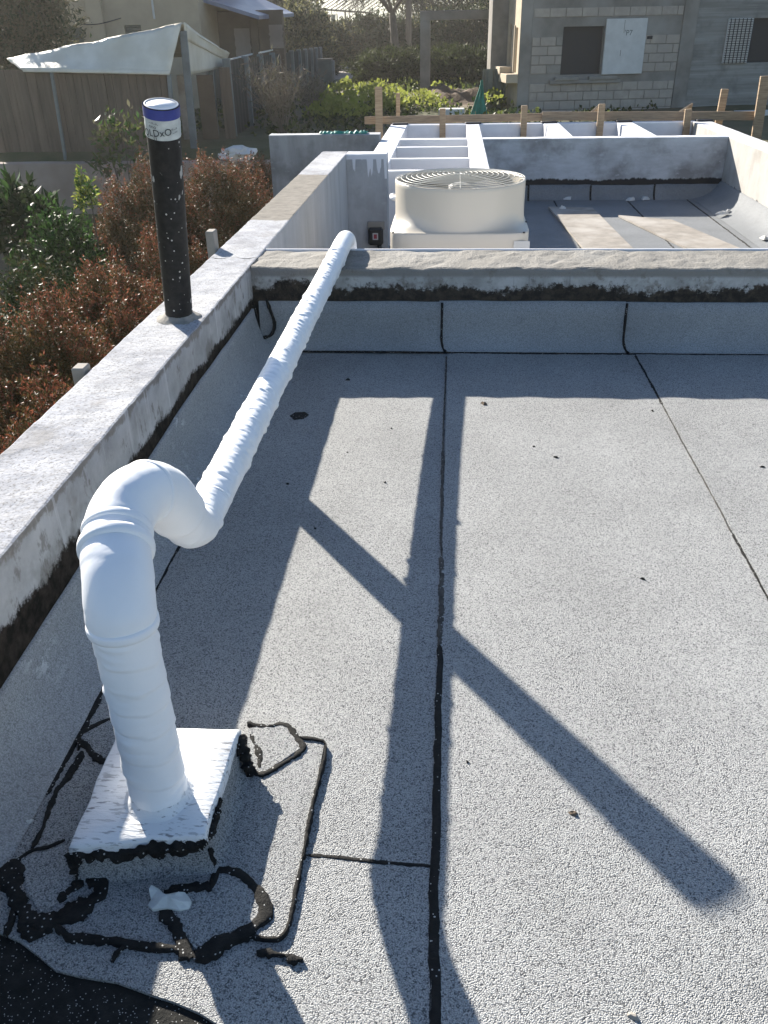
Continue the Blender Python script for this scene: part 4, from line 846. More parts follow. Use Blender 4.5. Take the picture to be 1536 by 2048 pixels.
for r in range(5):
    for i in range(8):
        a = u0+i*.41-(.2 if r % 2 else 0); b = a+.4; a = max(a, u0)
        if b-a > .08: box('block', a, b, -2.5, -2.3, zt2-.21*(r+1)+.008, zt2-.21*r, FOAM if r < 2 else BLOCK, yw, bev=.008)
box('footing', u0-.02, u0+3.4, -2.49, -2.31, -.3, zt2-1.045, CONC, yw, bev=0)
# ================================================================== concrete portal
po = empty('concrete_portal', tuple(PZ(850, 198, GFAR)), label='bare concrete post and lintel frame standing in the weeds', cat='frame')
pb0 = PZ(850, 198, GFAR); YP = float(pb0[1]); hA = float(PY(850, 22, YP)[2])-GFAR; hB = float(PY(850, 41, YP)[2])-GFAR; wA = float(PY(861, 120, YP)[0]-PY(841, 120, YP)[0])/2; xB = float(PY(984, 30, YP)[0])-pb0[0]
box('post', -wA, wA, -.2, .2, -.1, hB, CONC, po, bev=.015); box('lintel', -wA, xB, -.2, .2, hB, hA, CONC, po, bev=.015); box('post', xB-2*wA+.3, xB+.3, -.2, .2, -.1, hB, CONC, po, bev=.015)
# ================================================================== beige house on the left
YH = 27.0; bhx0, bhx1 = float(PY(40, 60, YH)[0]), float(PY(402, 60, YH)[0])
hb = empty('beige_house', (bhx0, YH, GFAR), label='beige stucco house with shuttered windows behind the tarp shed', cat='house')
def bx(x): return float(PY(x, 70, YH)[0])-bhx0
def bz(x, y): return float(PY(x, y, YH)[2])-GFAR
ops = [(bx(122), bx(166), bz(140, 96), bz(140, 55)), (bx(251), bx(284), bz(268, 90), bz(268, 50))]
wall_open('wall', 0, bhx1-bhx0, -.3, 5, ops, 0, .25, BEIGE, hb)
for a, b, c, d in ops:
    wn = box('window', a, b, .08, .12, c, d, SHUT, hb, bev=0)
    for i in range(7): z_ = c+(d-c)*(i+.5)/7; box('slat', a+.01, b-.01, .05, .078, z_-.028, z_+.024, SHUT, wn, bev=.004)
box('pilaster', bx(183), bx(214), -.14, .001, -.3, 5, BEIGE, hb, bev=.01); box('side_wall', bhx1-bhx0-.25, bhx1-bhx0, .251, 6, -.3, 5, BEIGE, hb, bev=0); box('down_pipe', bx(312), bx(312)+.05, -.06, -.002, bz(312, 38), 5, FOAM, hb, bev=.01); box('wall_lamp', bx(122), bx(132), -.15, -.002, bz(126, 25), bz(126, 17), FOAM, hb, bev=.02)
tube('cable', smoothpath([(bx(137), -.17, bz(137, 36)), (bx(165), -.17, bz(165, 47)), (bx(190), -.17, bz(190, 49)), (bx(215), -.17, bz(215, 46)), (bx(248), -.03, bz(248, 36))], .1), .012, STEEL, hb, ns=6)
YN = 29.0; an = empty('brown_annex', tuple(PY(480, 60, YN)[:2])+(GFAR,), label='brown house wing with blue grey metal roof and pale wall patches', cat='house'); anx = float(PY(480, 60, YN)[0])
def nx(x): return float(PY(x, 70, YN)[0])-anx
def nz_(y): return float(PY(520, y, YN)[2])-GFAR
box('wall', nx(350), nx(566), 0, .3, -.3, nz_(20), BROWN, an, bev=0)
box('column', nx(503), nx(518), -.12, .001, -.3, nz_(38), BROWN, an, bev=.01)
for a, b, c, d in ((469, 500, 112, 56), (539, 566, 97, 50)):
    V = []; n = 10
    for i in range(n+1):
        z_ = nz_(c)+(nz_(d)-nz_(c))*i/n; V += [(nx(a)+.06*mn.noise(Vector((i*.9, a, 0))), -.012, z_), (nx(b)+.06*mn.noise(Vector((i*.9, b, 0))), -.012, z_)]
    mesh('plaster_patch', V, [(2*i, 2*i+1, 2*i+3, 2*i+2) for i in range(n)], PINK, an)
A, B, C, D = PY(300, -28, 27.6), PY(518, 39, 27.6), PY(588, 33, 33), PY(470, -22, 33); O = np.array([anx, float(PY(480, 60, YN)[1]), GFAR]); t_ = np.array([0, 0, .10])
mesh('roof', [*(p-O for p in (A, B, C, D)), *(p-O+t_ for p in (A, B, C, D))], [(3, 2, 1, 0), (4, 5, 6, 7), (0, 1, 5, 4), (1, 2, 6, 5), (2, 3, 7, 6), (3, 0, 4, 7)], ROOFB, an)
# ================================================================== tarp shed, plank wall, pink wall
YS = 17.0
shed = empty('tarp_shed', tuple(PY(200, 300, YS)[:2])+(GFAR-.1,), label='lean-to shed with sagging dirty white tarpaulin roof and dark plank front', cat='shed'); so = Vector(shed.location); si = Matrix.Translation(-so)
def sp(o): o.parent = shed; o.matrix_parent_inverse = si; return o
def sheet(name, A, B, C, D, m, n=24, k=10, sag=.05, th=.02, rough=.03):
    """A B lower edge, D C upper edge"""
    A, B, C, D = map(np.array, (A, B, C, D)); V = []; nr = np.cross(B-A, D-A); nr = nr/np.linalg.norm(nr)
    for j in range(k+1):
        for i in range(n+1):
            s, t = i/n, j/k; p = (A*(1-s)+B*s)*(1-t)+(D*(1-s)+C*s)*t; p = p+nr*(rough*mn.noise(Vector(p*1.6))+rough*.6*mn.noise(Vector(p*5)))-np.array([0, 0, sag*math.sin(math.pi*t)*math.sin(math.pi*s)]); V.append(p)
    b = len(V); V += [p-nr*th for p in V]; w_ = n+1
    Fc = [(j*w_+i, j*w_+i+1, (j+1)*w_+i+1, (j+1)*w_+i) for j in range(k) for i in range(n)]; Fc += [tuple(b+q for q in f[::-1]) for f in Fc]
    ed = [j for j in range(n+1)]+[j*w_+n for j in range(1, k+1)]+[k*w_+i for i in range(n-1, -1, -1)]+[j*w_ for j in range(k-1, 0, -1)]
    Fc += [(ed[(i+1) % len(ed)], ed[i], b+ed[i], b+ed[(i+1) % len(ed)]) for i in range(len(ed))]
    return mesh(name, V, Fc, m, smooth=True)
e1, e2, r1, r2, r3 = PY(42, 137, YS-.1), PY(340, 143, YS-.1), PY(14, 117, YS+.5), PY(363, 47, YS+.28), PY(458, 106, YS+3.4)
sp(sheet('tarp', e1, e2, r2, r1, TARP)); sp(sheet('tarp_hem', PY(46, 143, YS-.13), PY(338, 149, YS-.13), e2+[0, 0, .02], e1+[0, 0, .02], TARP, k=3, sag=0, rough=.012))
sp(sheet('tarp', PY(370, 78, YS+.35), PY(452, 120, YS+3.3), r3, r2+[0.03, 0, .02], TARP, n=14, k=5, sag=.0, rough=.05)); sp(sheet('tarp', r2, r3, r3+[-2.4, 1.6, -.1], r1+[0, .2, 0], TARP, n=16, k=8))
sp(sheet('gable_cloth', PY(378, 150, YS+.5), PY(452, 134, YS+3.4), PY(452, 110, YS+3.4), PY(372, 70, YS+.5), TARP, n=12, k=8, sag=0, rough=.03))
i = 0; x = -40.
while x < 334:
    wpx = random.uniform(13, 19); a, b = PY(x, 146, YS), PY(min(x+wpx-.7, 335), 146, YS); zb = float(PY(x, 324, YS)[2])-random.uniform(0, .06)
    sp(box('plank', a[0], b[0], YS+random.uniform(-.012, .012), YS+.035, zb, float(a[2])+.05, PLANK if random.random() < .6 else PLANK2, None, bev=.003)); x += wpx
for xt, yt, xb, yb_, wd, Y in ((103, 145, 132, 322, .05, YS-.12), (338, 148, 352, 325, .07, YS-.05), (366, 62, 392, 330, .13, YS+.3), (423, 140, 437, 330, .11, YS+2.4), (456, 120, 464, 260, .10, YS+3.5)):
    sp(beam('post', PY(xt, yt, Y), np.array([*PY(xb, yb_, Y)[:2], min(GFAR-.1, float(PY(xb, yb_, Y)[2]))]), wd, .06, POST, up=(0, 1, 0)))
for a, b, c, d, m in ((352, 372, 150, 330, PLY), (392, 424, 150, 330, BROWN), (437, 458, 135, 300, PLANK2)):
    q0, q1 = PY(a, c, YS+1.6), PY(b, c, YS+1.6); sp(box('side_panel', q0[0], q1[0], YS+1.6, YS+1.64, float(PY(a, d, YS+1.6)[2])-.1, float(q0[2]), m, None, bev=.003))
pw0, pw1 = float(PY(-60, 330, 16.4)[0]), float(PY(545, 330, 16.4)[0])
bar('garden_wall', 'x', pw0, pw1, 16.4, 16.65, GLOW-.1, float(PY(130, 326, 16.4)[2]), PINK, seg=.3, rough=.01, bev=.02, label='low pinkish plaster wall below the plank shed', cat='wall')
# ================================================================== sheet fence receding on the left
fa, fbp = np.array([*PY(457, 200, 19.5)[:2]]), np.array([*PY(640, 120, 44)[:2]])
fen = empty('sheet_fence', (fa[0], fa[1], GFAR), label='dark sheet fence with grey posts receding towards the road', cat='fence'); fi = Matrix.Translation(-Vector((fa[0], fa[1], GFAR)))
def fp(o): o.parent = fen; o.matrix_parent_inverse = fi; return o
NP_ = 11
for i in range(NP_):
    t = i/(NP_-1); q = fa+(fbp-fa)*t; zt = float(PY(457+(640-457)*0, 122, 19.5)[2])*(1-t)+float(PY(640, 96, 44)[2])*t
    fp(beam('post', (q[0]+.05, q[1]-.06, GFAR-.3), (q[0]+.05, q[1]-.06, zt+.05), .15, .10, POST, up=(0, 1, 0)))
    if i < NP_-1:
        q2 = fa+(fbp-fa)*(i+1)/(NP_-1); zt2_ = zt+(float(PY(640, 96, 44)[2])-float(PY(457, 122, 19.5)[2]))/(NP_-1); V = []; n = 24; d = (q2-q)/np.linalg.norm(q2-q); nn = np.array([-d[1], d[0]])
        for j in range(n+1):
            s = j/n; w0 = q+(q2-q)*s+nn*.03*math.sin(j*1.6); V += [(w0[0], w0[1], GFAR-.25), (w0[0], w0[1], zt+(zt2_-zt)*s)]
        fp(mesh('fence_sheet', V, [(2*j, 2*j+2, 2*j+3, 2*j+1) for j in range(n)], FSHEET, smooth=True))
for a, b, ya, yb_ in ((460, 505, 119, 108), (518, 545, 106, 100)): fp(beam('top_rail', PY(a, ya, 20.5), PY(b, yb_, 24.5), .03, .03, FOAM))
q = PZ(652, 165, GFAR); gp_ = empty('gate_pillar', (q[0], q[1], GFAR), label='short concrete pillar at the road end of the sheet fence', cat='pillar'); hh = float(PY(652, 120, q[1])[2])-GFAR; wd = float(PY(665, 140, q[1])[0]-PY(638, 140, q[1])[0])/2
box('pillar', -wd, wd, -.1, .1, -.1, hh, TIN, gp_, bev=.01); box('cap', -wd-.03, wd+.03, -.13, .13, hh, hh+.06, CONC, gp_, bev=.01); box('post', wd+.001, wd+.1, -.12, .12, -.1, hh-.02, POST, gp_, bev=.01)
bead('crack', [(XO+.01, 4.30, ZP), (XO+.07, 4.27, ZP), (XO+.12, 4.31, ZP), (XO+.19, 4.27, ZP), (XI-.01, 4.30, ZP)], .005, MORTAR, par, h=.004, jit=.8, drop=.004)
# ================================================================== small things in the yard
q = PZ(905, 231, GFAR); box('foam_slab', q[0]-.35, q[0]+.3, q[1]-.2, q[1]+.25, GFAR-.05, GFAR+.16, FOAM, bev=.02, label='white foam slab lying in the weeds beyond the timber rail', cat='slab')
def drape(name, L, Y, m, label, cat, n=13):
    """standing folded cloth: silhouette rows of (y, xl, xr) in pixels, pleated in depth"""
    V = []; rows = len(L)
    for r, (y, a, b) in enumerate(L):
        for i in range(n):
            s = i/(n-1); p = PY(a+(b-a)*s, y, Y); V.append((p[0], p[1]-.10*math.sin(s*math.pi)-.05*math.sin(s*17+r*.6), p[2]))
    b0 = len(V)
    for r, (y, a, b) in enumerate(L):
        for i in range(n): s = i/(n-1); p = PY(a+(b-a)*s, y, Y); V.append((p[0], p[1]+.05+.06*math.sin(s*math.pi), p[2]))
    Fc = [(r*n+i, (r+1)*n+i, (r+1)*n+i+1, r*n+i+1) for r in range(rows-1) for i in range(n-1)]; Fc += [tuple(b0+q for q in f[::-1]) for f in Fc]
    for r in range(rows-1):
        for i in (0, n-1): f = (r*n+i, (r+1)*n+i, b0+(r+1)*n+i, b0+r*n+i); Fc.append(f if i else f[::-1])
    return mesh(name, V, Fc, m, smooth=True, label=label, cat=cat)
drape('green_tarpaulin', [(160, 962, 966), (175, 959, 967), (190, 954, 968), (205, 949, 970), (218, 945, 973), (228, 941, 974), (236, 938, 976)], 21.6, GTARP, 'folded green tarpaulin standing beside the grey metal sheet', 'tarpaulin')
def net():
    V = []; n = 30
    for i in range(n):
        for j in range(6): p = PY(640+95*i/(n-1), 266, 11.3); V.append((p[0], 11.22+.16*j/5, float(PY(600, 270, 11.2)[2])+.006+.04*abs(mn.noise(Vector((i*.5, j*.6, 0))))*(0 < j < 5)+.008*(0 < j < 5)))
    mesh('green_net', V, [(i*6+j, (i+1)*6+j, (i+1)*6+j+1, i*6+j+1) for i in range(n-1) for j in range(5)], GTARP, label='crumpled green netting lying along the dark grey wall', cat='netting')
net()
ztw = float(PY(130, 326, 16.4)[2]); rb = empty('rubble_bag', (float(PY(478, 318, 16.52)[0]), 16.52, ztw), label='torn white bag lying on the pink wall left of the dark grey wall', cat='bag'); V = []; n = 16
for j in range(7):
    for i in range(n):
        a = 2*math.pi*i/n; t = j/6; r = .30*math.sin(.6+t*2.2)*(1+.5*mn.noise(Vector((math.cos(a)*1.5, math.sin(a)*1.5, t*3)))); V.append((r*1.35*math.cos(a)*(1-.3*t), r*.6*math.sin(a), (0 if j == 0 else .02)+.24*t+(.06*mn.noise(Vector((math.cos(a)*3, math.sin(a)*3, t*4))) if j else 0)))
mesh('sack', V, [(j*n+i, j*n+(i+1) % n, (j+1)*n+(i+1) % n, (j+1)*n+i) for j in range(6) for i in range(n)]+[tuple(6*n+i for i in range(n)), tuple(range(n))[::-1]], FOAM, rb)
# little debris on the roof
CR = [(1112, 915, .012, BIT, 'largest black crumb in the sunlit middle strip of the roof'), (1068, 893, .008, BIT, 'smaller black crumb just left of the largest one on the sunlit middle strip'), (1148, 1627, .012, BROWN, 'brown crumb just left of the diagonal vent pipe shadow'), (935, 1524, .006, BIT, 'tiny black crumb right of the long black seam, below the crossing shadows'),
    (1266, 2032, .012, PLY, 'tan crumb at the bottom edge of the photo'), (630, 1057, .008, BIT, 'black crumb where the diagonal shadow meets the parapet shadow'), (783, 857, .008, BIT, 'black crumb at the top of the sunlit patch left of the long seam'), (696, 760, .016, BIT, 'dark crumb in the shade near the divider wall'), (968, 808, .02, BROWN, 'brown flake at the top edge of the sunlit middle strip'),
    (1305, 822, .01, BIT, 'black crumb beside the right seam near the shade edge'), (1525, 934, .01, BIT, 'black crumb on the right strip at the photo edge'), (1286, 1158, .01, BIT, 'lone black crumb in the wide sunlit middle strip, below the two upper ones'), (575, 968, .01, BIT, 'dark crumb in the parapet shade right of the white pipe run'), (75, 1480, .022, BIT, 'black curled scrap on the left flashing beside the pipe curb'),
    (112, 1512, .010, BIT, 'thin black crumb below the curled scrap on the left flashing'), (58, 1645, .012, PAPER, 'pale crumb on the left flashing beside the curb'), (100, 1466, .010, PAPER, 'pale crumb above the black curled scrap on the left flashing'), (770, 965, .008, BIT, 'black crumb in the middle of the sunlit patch left of the long seam'), (695, 905, .006, BIT, 'tiny black crumb at the left of the sunlit patch by the parapet shade')]
for i, (x, y, r, m, lab) in enumerate(CR):
    z = .0045 if 893 > x > 180 else .0095; z = .013 if x > 1480 else z; z = .0065 if x < 130 else z
    scrap(PZ(x, y, z), r*.8, m, 'roof_crumb', lab, 'crumb', 'crumbs on the upper roof', h=r*.5, n=7)
def gouge():
    L = [(579, 832), (590, 825), (610, 824), (618, 830), (607, 838), (588, 840)]; slabpoly('bitumen_spot', [tuple(PZ(x, y, .004)[:2]) for x, y in L][::-1], .003, .0052, BIT, roof, label='black six-sided spot on the shaded membrane')
gouge()
# ================================================================== plants
def at(x, y, Y): return tuple(PY(x, y, Y))
red = [LRED, LBRN, LOLV]; RG = 'red-tipped shrubs outside the left parapet'
def redbush(x, ytop, Y, hwd, hz, label, n=2600):
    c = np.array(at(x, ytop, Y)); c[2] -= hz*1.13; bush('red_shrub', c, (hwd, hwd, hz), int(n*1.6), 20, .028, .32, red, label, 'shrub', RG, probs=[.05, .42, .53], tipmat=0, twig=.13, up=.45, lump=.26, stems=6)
redbush(262, 318, 11.0, .62, 1.25, 'red-brown shrub standing left behind the black vent pipe', 3000)
redbush(425, 300, 11.6, .85, 1.3, 'red-brown shrub between the black vent pipe and the dark grey wall', 4200)
redbush(205, 505, 7.4, .50, 1.1, 'bushy shrub with reddest tips in the middle of the left row', 3200)
redbush(55, 600, 5.7, .58, 1.2, 'near red-brown shrub at the left photo edge beside the parapet', 4000)
redbush(240, 600, 6.7, .42, 1.0, 'low red-brown shrub right against the outside of the parapet', 2600)
redbush(330, 450, 9.2, .50, 1.1, 'shaded brown shrub right behind the lower half of the black vent pipe', 2600)
redbush(90, 760, 4.7, .38, .9, 'lowest brownish shrub beside the near parapet stake', 2400)
redbush(510, 305, 14.6, .55, .9, 'small bronze shrub behind the torn white bag', 1500)
c = np.array(at(105, 405, 9.2)); bush('green_shrub', c-[0, 0, 1.2], (.46, .46, .95), 900, 14, .055, .5, [LGRN, LDRK], 'glossy green shrub left of the red shrubs in front of the pink wall', 'shrub', probs=[.6, .4], twig=.2, up=.7)
c = np.array(at(38, 378, 10.5)); bush('broadleaf_plant', c-[0, 0, .5], (.42, .42, .45), 130, 9, .17, .32, [LDRK, LGRN], 'dark plant with long drooping leaves before the pink wall', 'plant', probs=[.85, .15], twig=.2, up=.2, stems=4)
c = np.array(at(60, 500, 7.9)); bush('dark_shrub', c-[0, 0, .95], (.5, .5, .8), 700, 12, .05, .4, [LDRK, LOLV], 'dark shaded shrub at the left edge under the broad-leaved plant', 'shrub', probs=[.7, .3], twig=.2)
c = np.array(at(170, 372, 10.0)); bush('green_sprig', c-[0, 0, .12], (.07, .07, .22), 50, 10, .06, .4, [LGRN, LWEED], 'single bright green sprig before the pink wall', 'plant', twig=.12, stems=1)
c = np.array(at(238, 255, 15.2)); bush('climber_plant', c-[0, 0, .45], (.42, .25, .5), 60, 8, .13, .38, [LWEED2, LDUST, LGRN], 'loose climbing plant with pale leaves on the plank front', 'plant', probs=[.35, .4, .25], twig=.25, up=.1)
def treetop(name, x, y, Y, r, n, size, mats, probs, label, trunk_r=.12, per=10, lump=.3, cat='tree', base=GFAR, twig=.35, gaps=0.):
    c = np.array(at(x, y, Y)); root = empty(name, (c[0], c[1], base), label=label, cat=cat); off = np.array([c[0], c[1], base]); h = c[2]-base
    d = unit(n); sd = random.random()*30; lum = np.array([mn.noise(Vector(q*2.4)+Vector((sd, 0, 0))) for q in d]); rad = rng.uniform(.3, 1, n)**.5*(1+lump*2*lum)
    B = c+d*np.array(r)*rad[:, None]; P = (B[:, None]+rng.normal(size=(n, per, 3))*twig*.5).reshape(-1, 3)-off; leaves('crown', P, rng.normal(size=P.shape)+[0, 0, -.2], size, .4, mats, root, rng.choice(len(mats), len(P), p=probs))
    tube('trunk', smoothpath([(0, 0, -.1), (.05*h, .02, h*.4), (0, 0, h*.95)], .3), lambda t: trunk_r*(1-.6*t), TRUNK, root, ns=8)
    for k in range(5):
        a = 2*math.pi*k/5+sd; tube('limb', smoothpath([(0, 0, h*.55), (r[0]*.35*math.cos(a), r[1]*.35*math.sin(a), h*.8), (r[0]*.75*math.cos(a), r[1]*.75*math.sin(a), h+r[2]*.3)], .3), lambda t: trunk_r*.5*(1-.7*t), TRUNK, root, ns=6)
    return root
treetop('olive_tree', 18, 25, 21.5, (1.25, 1.1, 1.35), 1500, .13, [LDUST, LDRK], [.7, .3], 'dusty grey green tree at the top left photo corner')
# weeds: nobody could count them
def weeds():
    C = [(660, 228, .5), (700, 236, .6), (690, 205, .6), (722, 190, .5), (742, 222, .6), (668, 250, .55), (715, 256, .6), (640, 240, .35), (648, 206, .35), (760, 200, .5), (790, 214, .5), (812, 180, .55), (835, 165, .45), (800, 232, .5), (872, 168, .5), (893, 163, .55), (915, 170, .55), (938, 165, .5), (880, 196, .4), (985, 222, .5), (1000, 212, .55), (770, 236, .5), (840, 214, .4), (866, 222, .4), (745, 178, .4), (700, 175, .35), (780, 165, .35), (990, 185, .3)]
    P = []; D = []; M_ = []
    for x, y, h in C:
        h = h*(.95 if y > 195 else .6)
        c = PZ(x, y, GFAR); s = max(.45, c[1]/40); n = 210
        q = rng.normal(size=(n, 3))*[.36*s, .7*s, 0]; st = rng.normal(size=(n//10+1, 2)); zz = rng.uniform(.0, 1, n)**.7*h*1.1*np.exp(-(q[:, 0]/(.8*s))**2); P.append(c+q+np.stack([zz*0, zz*0, zz], 1)); D.append(rng.normal(size=(n, 3))+[0, 0, .35]); M_.append(np.where(zz > h*.45, 0, np.where(rng.uniform(size=n) < .35, 2, 1)))
    n = 9000; X = rng.uniform(-7, 6.5, n); Y = rng.uniform(17.2, 38, n); k = np.array([mn.noise(Vector((a*.5, b*.35, 3))) for a, b in zip(X, Y)]); keep = (k > -.05) & (X < 5.2) & (Y > 19); X, Y = X[keep], Y[keep]
    Zg = np.array([gz(a, b) for a, b in zip(X, Y)]); P.append(np.stack([X, Y, Zg+rng.uniform(0, .16, len(X))], 1)); D.append(rng.normal(size=(len(X), 3))+[0, 0, .8]); M_.append(np.full(len(X), 1)+(rng.uniform(size=len(X)) < .45))
    P, D, M_ = np.concatenate(P), np.concatenate(D), np.concatenate(M_); leaves('weeds', P, D, .12, .7, [LWEED, LWEED2, LDRK], None, M_, kind='stuff', label='bright green weeds covering the yard', cat='weeds')
weeds()
# soil heap
V = []; cs = PZ(905, 200, GFAR); n, k = 40, 22
for j in range(k):
    for i in range(n):
        x, y = cs[0]+(i/(n-1)-.5)*4.2, cs[1]+(j/(k-1)-.5)*5; e = max(0, 1-((i/(n-1)-.5)*2)**2)*max(0, 1-((j/(k-1)-.5)*2)**2); V.append((x, y, GFAR-.14+e*(.42+.35*mn.noise(Vector((x*1.4, y*1.4, 0)))+.12*mn.noise(Vector((x*5, y*5, 0))))))
mesh('soil_mound', V, [(j*n+i, j*n+i+1, (j+1)*n+i+1, (j+1)*n+i) for j in range(k-1) for i in range(n-1)], SOIL, smooth=True, kind='structure')
# dry grey bush
def drybush(x, yb_, Y, r, h, label, n=26):
    c = np.array([*PY(x, yb_, Y)[:2], GFAR]); root = empty('dry_bush', tuple(c), label=label, cat='bush'); P = []; D = []
    for i in range(n):
        a = random.random()*6.28; rr = r*math.sqrt(random.random()); tip = np.array([rr*math.cos(a), rr*math.sin(a), h*(.75+.35*random.random())*(1-.25*(rr/r)**2)])
        tube('stem', smoothpath([(tip[0]*.1, tip[1]*.1, -.05), tuple(tip*[.45, .45, .5]), tuple(tip)], .2), lambda t: .016*(1-.8*t), DRYT, root, ns=5)
        k = 60; t = rng.uniform(.45, 1.05, k)[:, None]; q = tip*[1, 1, 1]*t+rng.normal(size=(k, 3))*.10; P.append(q); D.append(rng.normal(size=(k, 3))*.7+[0, 0, .9])
    leaves('twigs', np.concatenate(P), np.concatenate(D), .15, .13, [DRYT, LDUST], root, rng.choice(2, n*60, p=[.75, .25]))
drybush(565, 250, 19.6, .85, 1.45, 'dry grey brown bush in front of the sheet fence'); drybush(620, 190, 24, .5, .9, 'smaller dry bush nearer the road end of the fence', 14)
# junipers, hedge, road side
def mass(name, x0, x1, ytop, ybot, Y, depth, n, size, mats, probs, label, cat, kind=None, up=.5, lump=.35, per=12, twig=.3):
    a, b = PY(x0, ybot, Y), PY(x1, ybot, Y); zt = float(PY((x0+x1)/2, ytop, Y)[2]); c = ((a[0]+b[0])/2, Y, (zt+GFAR)/2-.05); r = ((b[0]-a[0])/2, depth, (zt-GFAR)/2+.08)
    return bush(name, c, r, n, per, size, .35, mats, label, cat, probs=probs, twig=twig, up=up, base=GFAR, lump=lump, stems=5, lower=-.75)
mass('juniper_shrub', 714, 860, 113, 172, 36, 1.6, 1500, .16, [LJUN, LJUN2], [.55, .45], 'spreading dark juniper left of the concrete post', 'shrub', up=.7)
mass('juniper_shrub', 835, 985, 110, 168, 37, 1.6, 1500, .16, [LJUN, LJUN2], [.55, .45], 'spreading dark juniper seen through the concrete portal', 'shrub', up=.7)
mass('clipped_shrub', 640, 672, 118, 160, 45, .8, 400, .15, [LJUN2, LHED], [.5, .5], 'small dark clipped shrub beside the gate pillar', 'shrub')
for i, (x0, x1, yt, Y, lab) in enumerate(((575, 640, 28, 47, 'olive toned bush behind the road end of the fence'), (625, 720, 62, 60, 'pale backlit bush under the laundry'), (690, 800, 48, 60, 'dark dense hedge bush left of the bare tree'), (770, 880, 58, 61, 'dark dense hedge bush behind the bare tree and pole'), (850, 1000, 35, 60, 'dark dense hedge bush seen through the portal'), (940, 1060, 10, 62, 'tall dark hedge bush beside the block house wing'))):
    yb_ = float(128 if i else 122); pale = i in (0, 1)
    mass('hedge_bush', x0-12, x1+12, yt, 127, Y, 2.0, 1700, .24, [LPAL, LHED, LDRK], [.30, .45, .25] if pale else [.035, .565, .40], lab, 'bush', twig=.5)
treetop('far_tree', 910, -25, 78, (5.5, 3, 4.0), 1500, .35, [LHED, LPAL], [.8, .2], 'broad green tree crown above the portal', .25, twig=.8)
treetop('far_tree', 545, -22, 60, (2.2, 2, 1.9), 800, .26, [LDRK, LHED], [.5, .5], 'dark tree crown above the blue grey roof', .18, twig=.6)
# bare tree
def bare_tree():
    q = PY(789, 118, 52.); root = empty('bare_tree', (q[0], q[1], GFAR), label='leafless tree with fine drooping twigs beside the road', cat='tree'); V = []; Fc = []
    def seg(a, b, ra, rb, ns):
        a, b = Vector(a), Vector(b); d = (b-a).normalized(); u = d.orthogonal().normalized(); v = d.cross(u); o = len(V)
        for p, r in ((a, ra), (b, rb)):
            for j in range(ns): t = 2*math.pi*j/ns; V.append(p+(u*math.cos(t)+v*math.sin(t))*r)
        for j in range(ns): Fc.append((o+j, o+(j+1) % ns, o+ns+(j+1) % ns, o+ns+j))
    def grow(p, d, L, r, lv):
        for k in range(3):
            d = (d+Vector((random.gauss(0, .13), random.gauss(0, .13), random.gauss(0, .08)-(.10 if lv > 2 else 0)))).normalized(); q = p+d*L/3; seg(p, q, r, r*.85, 6 if lv < 2 else 4); p = q; r *= .85
            if lv < 5 and (k or lv): 
                for _ in range(2 if lv < 3 else 3):
                    ax_ = Vector((random.gauss(0, 1), random.gauss(0, 1), random.gauss(0, .5))).normalized(); grow(p, (d*.75+ax_*.75).normalized(), L*random.uniform(.55, .75), max(r*.6, .011), lv+1) if lv < 4 else None
        if lv < 4: grow(p, d, L*.7, r*.8, lv+1)
    trunk_top = Vector((-.1, 0, 2.6)); tube('trunk', [(0, 0, -.1), (.02, 0, 1.2), tuple(trunk_top)], [.26, .21, .18], TRUNK, root, ns=10)
    for dx, dy in ((-.9, 0), (.35, .3), (-.35, -.4), (.8, -.2), (-.6, .5)): grow(trunk_top, Vector((dx, dy, .8)).normalized(), 2.7, .10, 1)
    mesh('branches', V, Fc, TRUNK, root); print('bare tree faces', len(Fc))
bare_tree()
q = PY(817, 120, 50.); tube('utility_pole', [(q[0], q[1], GFAR-.2), (q[0]+.02, q[1], 4), (q[0]+.05, q[1], 8)], [.16, .145, .12], POLE, None, ns=12, label='grey utility pole beside the bare tree', cat='pole')
# greenhouse frame, poles and laundry beyond the road
YG = 82.; gh = empty('greenhouse', (*PY(660, 60, YG)[:2], GFAR), label='open greenhouse frame with slatted roof far beyond the road', cat='greenhouse'); go = np.array([*PY(660, 60, YG)[:2], GFAR])
for x in (602, 627, 690, 740):
    t = PY(x, 20, YG)-go; beam('post', (t[0], t[1], -.1), (t[0], t[1], t[2]), .12, .12, POLE, gh, up=(0, 1, 0))
a, b, c, d = PY(603, 16, YG)-go, PY(660, -20, YG)-go, PY(790, -6, YG+10)-go, PY(745, 30, YG+10)-go
beam('eave', a, PY(745, 26, YG)-go, .12, .14, POLE, gh); beam('rafter', a, b, .12, .14, POLE, gh)
for i in range(16):
    t = i/15; p, r = a+(PY(745, 26, YG)-go-a)*t, b+(PY(800, -14, YG)-go-b)*t; beam('roof_slat', p, r, .16, .05, POLE, gh)
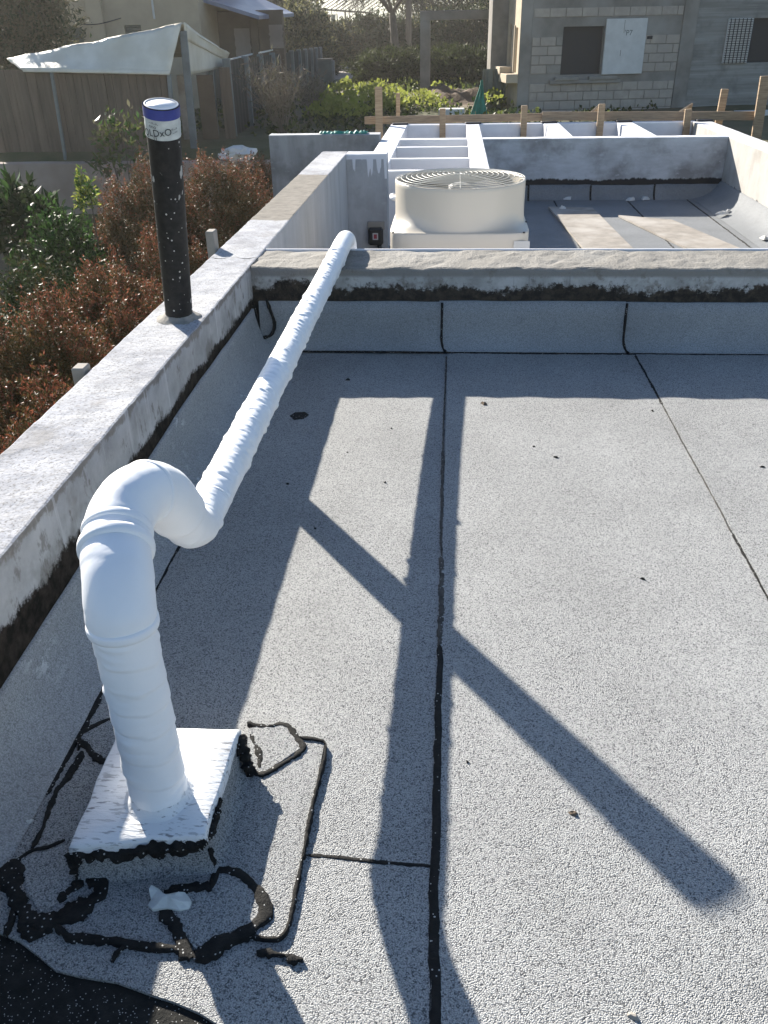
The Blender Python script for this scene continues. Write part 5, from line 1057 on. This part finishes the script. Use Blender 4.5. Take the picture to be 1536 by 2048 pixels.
for x, Y, lab in ((600, 70, 'dark thin pole in front of the greenhouse, left of the two'), (637, 64, 'dark thin pole in front of the greenhouse, beside the laundry')):
    q = PY(x, 60, Y); tube('thin_pole', [(q[0], q[1], GFAR-.1), (q[0], q[1], 5)], .12, TRUNK, None, ns=8, label=lab, cat='pole', group='poles before the greenhouse')
YLn = 64.2; ll = empty('clothes_line', (*PY(655, 50, YLn)[:2], GFAR), label='washing hung on a line beyond the hedge', cat='laundry'); lo = np.array([*PY(655, 50, YLn)[:2], GFAR])
beam('line', PY(630, 28, YLn)-lo, PY(674, 28, YLn)-lo, .02, .02, STEEL, ll)
for x0, x1, y0, y1, m in ((645, 661, 29, 52, CLOTHP), (643, 647, 30, 46, CLOTHD), (662, 671, 29, 50, CLOTHW), (645, 672, 51, 64, CLOTHW), (633, 637, 32, 44, CLOTHW)):
    V = []; n = 9
    for j in range(6):
        for i in range(n): p = PY(x0+(x1-x0)*i/(n-1), y0+(y1-y0)*j/5+.8*math.sin(i*1.3)*(j == 5), YLn)-lo; V.append((p[0], p[1]+.10*math.sin(i*1.9+j*.3), p[2]))
    mesh('cloth', V, [(j*n+i, j*n+i+1, (j+1)*n+i+1, (j+1)*n+i) for j in range(5) for i in range(n-1)], m, ll, smooth=True)
t = PY(674, 28, YLn)-lo; beam('line_post', (t[0], t[1], -.1), tuple(t), .06, .06, POLE, ll, up=(0, 1, 0))

# ================================================================== a little real air, mostly lens glare imitated by an added haze
hz = box('glare_haze', -720, 720, -90, 1420, GLOW-1.2, 26, HILLM, bev=0, kind='stuff'); hz.data.materials.clear()
hm = bpy.data.materials.new('thin haze'); hm.use_nodes = True; ht = hm.node_tree; ht.nodes.clear()
pv = ht.nodes.new('ShaderNodeVolumePrincipled'); pv.inputs['Color'].default_value = (1, .97, .92, 1); pv.inputs['Density'].default_value = .00065; pv.inputs['Anisotropy'].default_value = .55
ho = ht.nodes.new('ShaderNodeOutputMaterial'); ht.links.new(pv.outputs[0], ho.inputs['Volume']); hz.data.materials.append(hm)
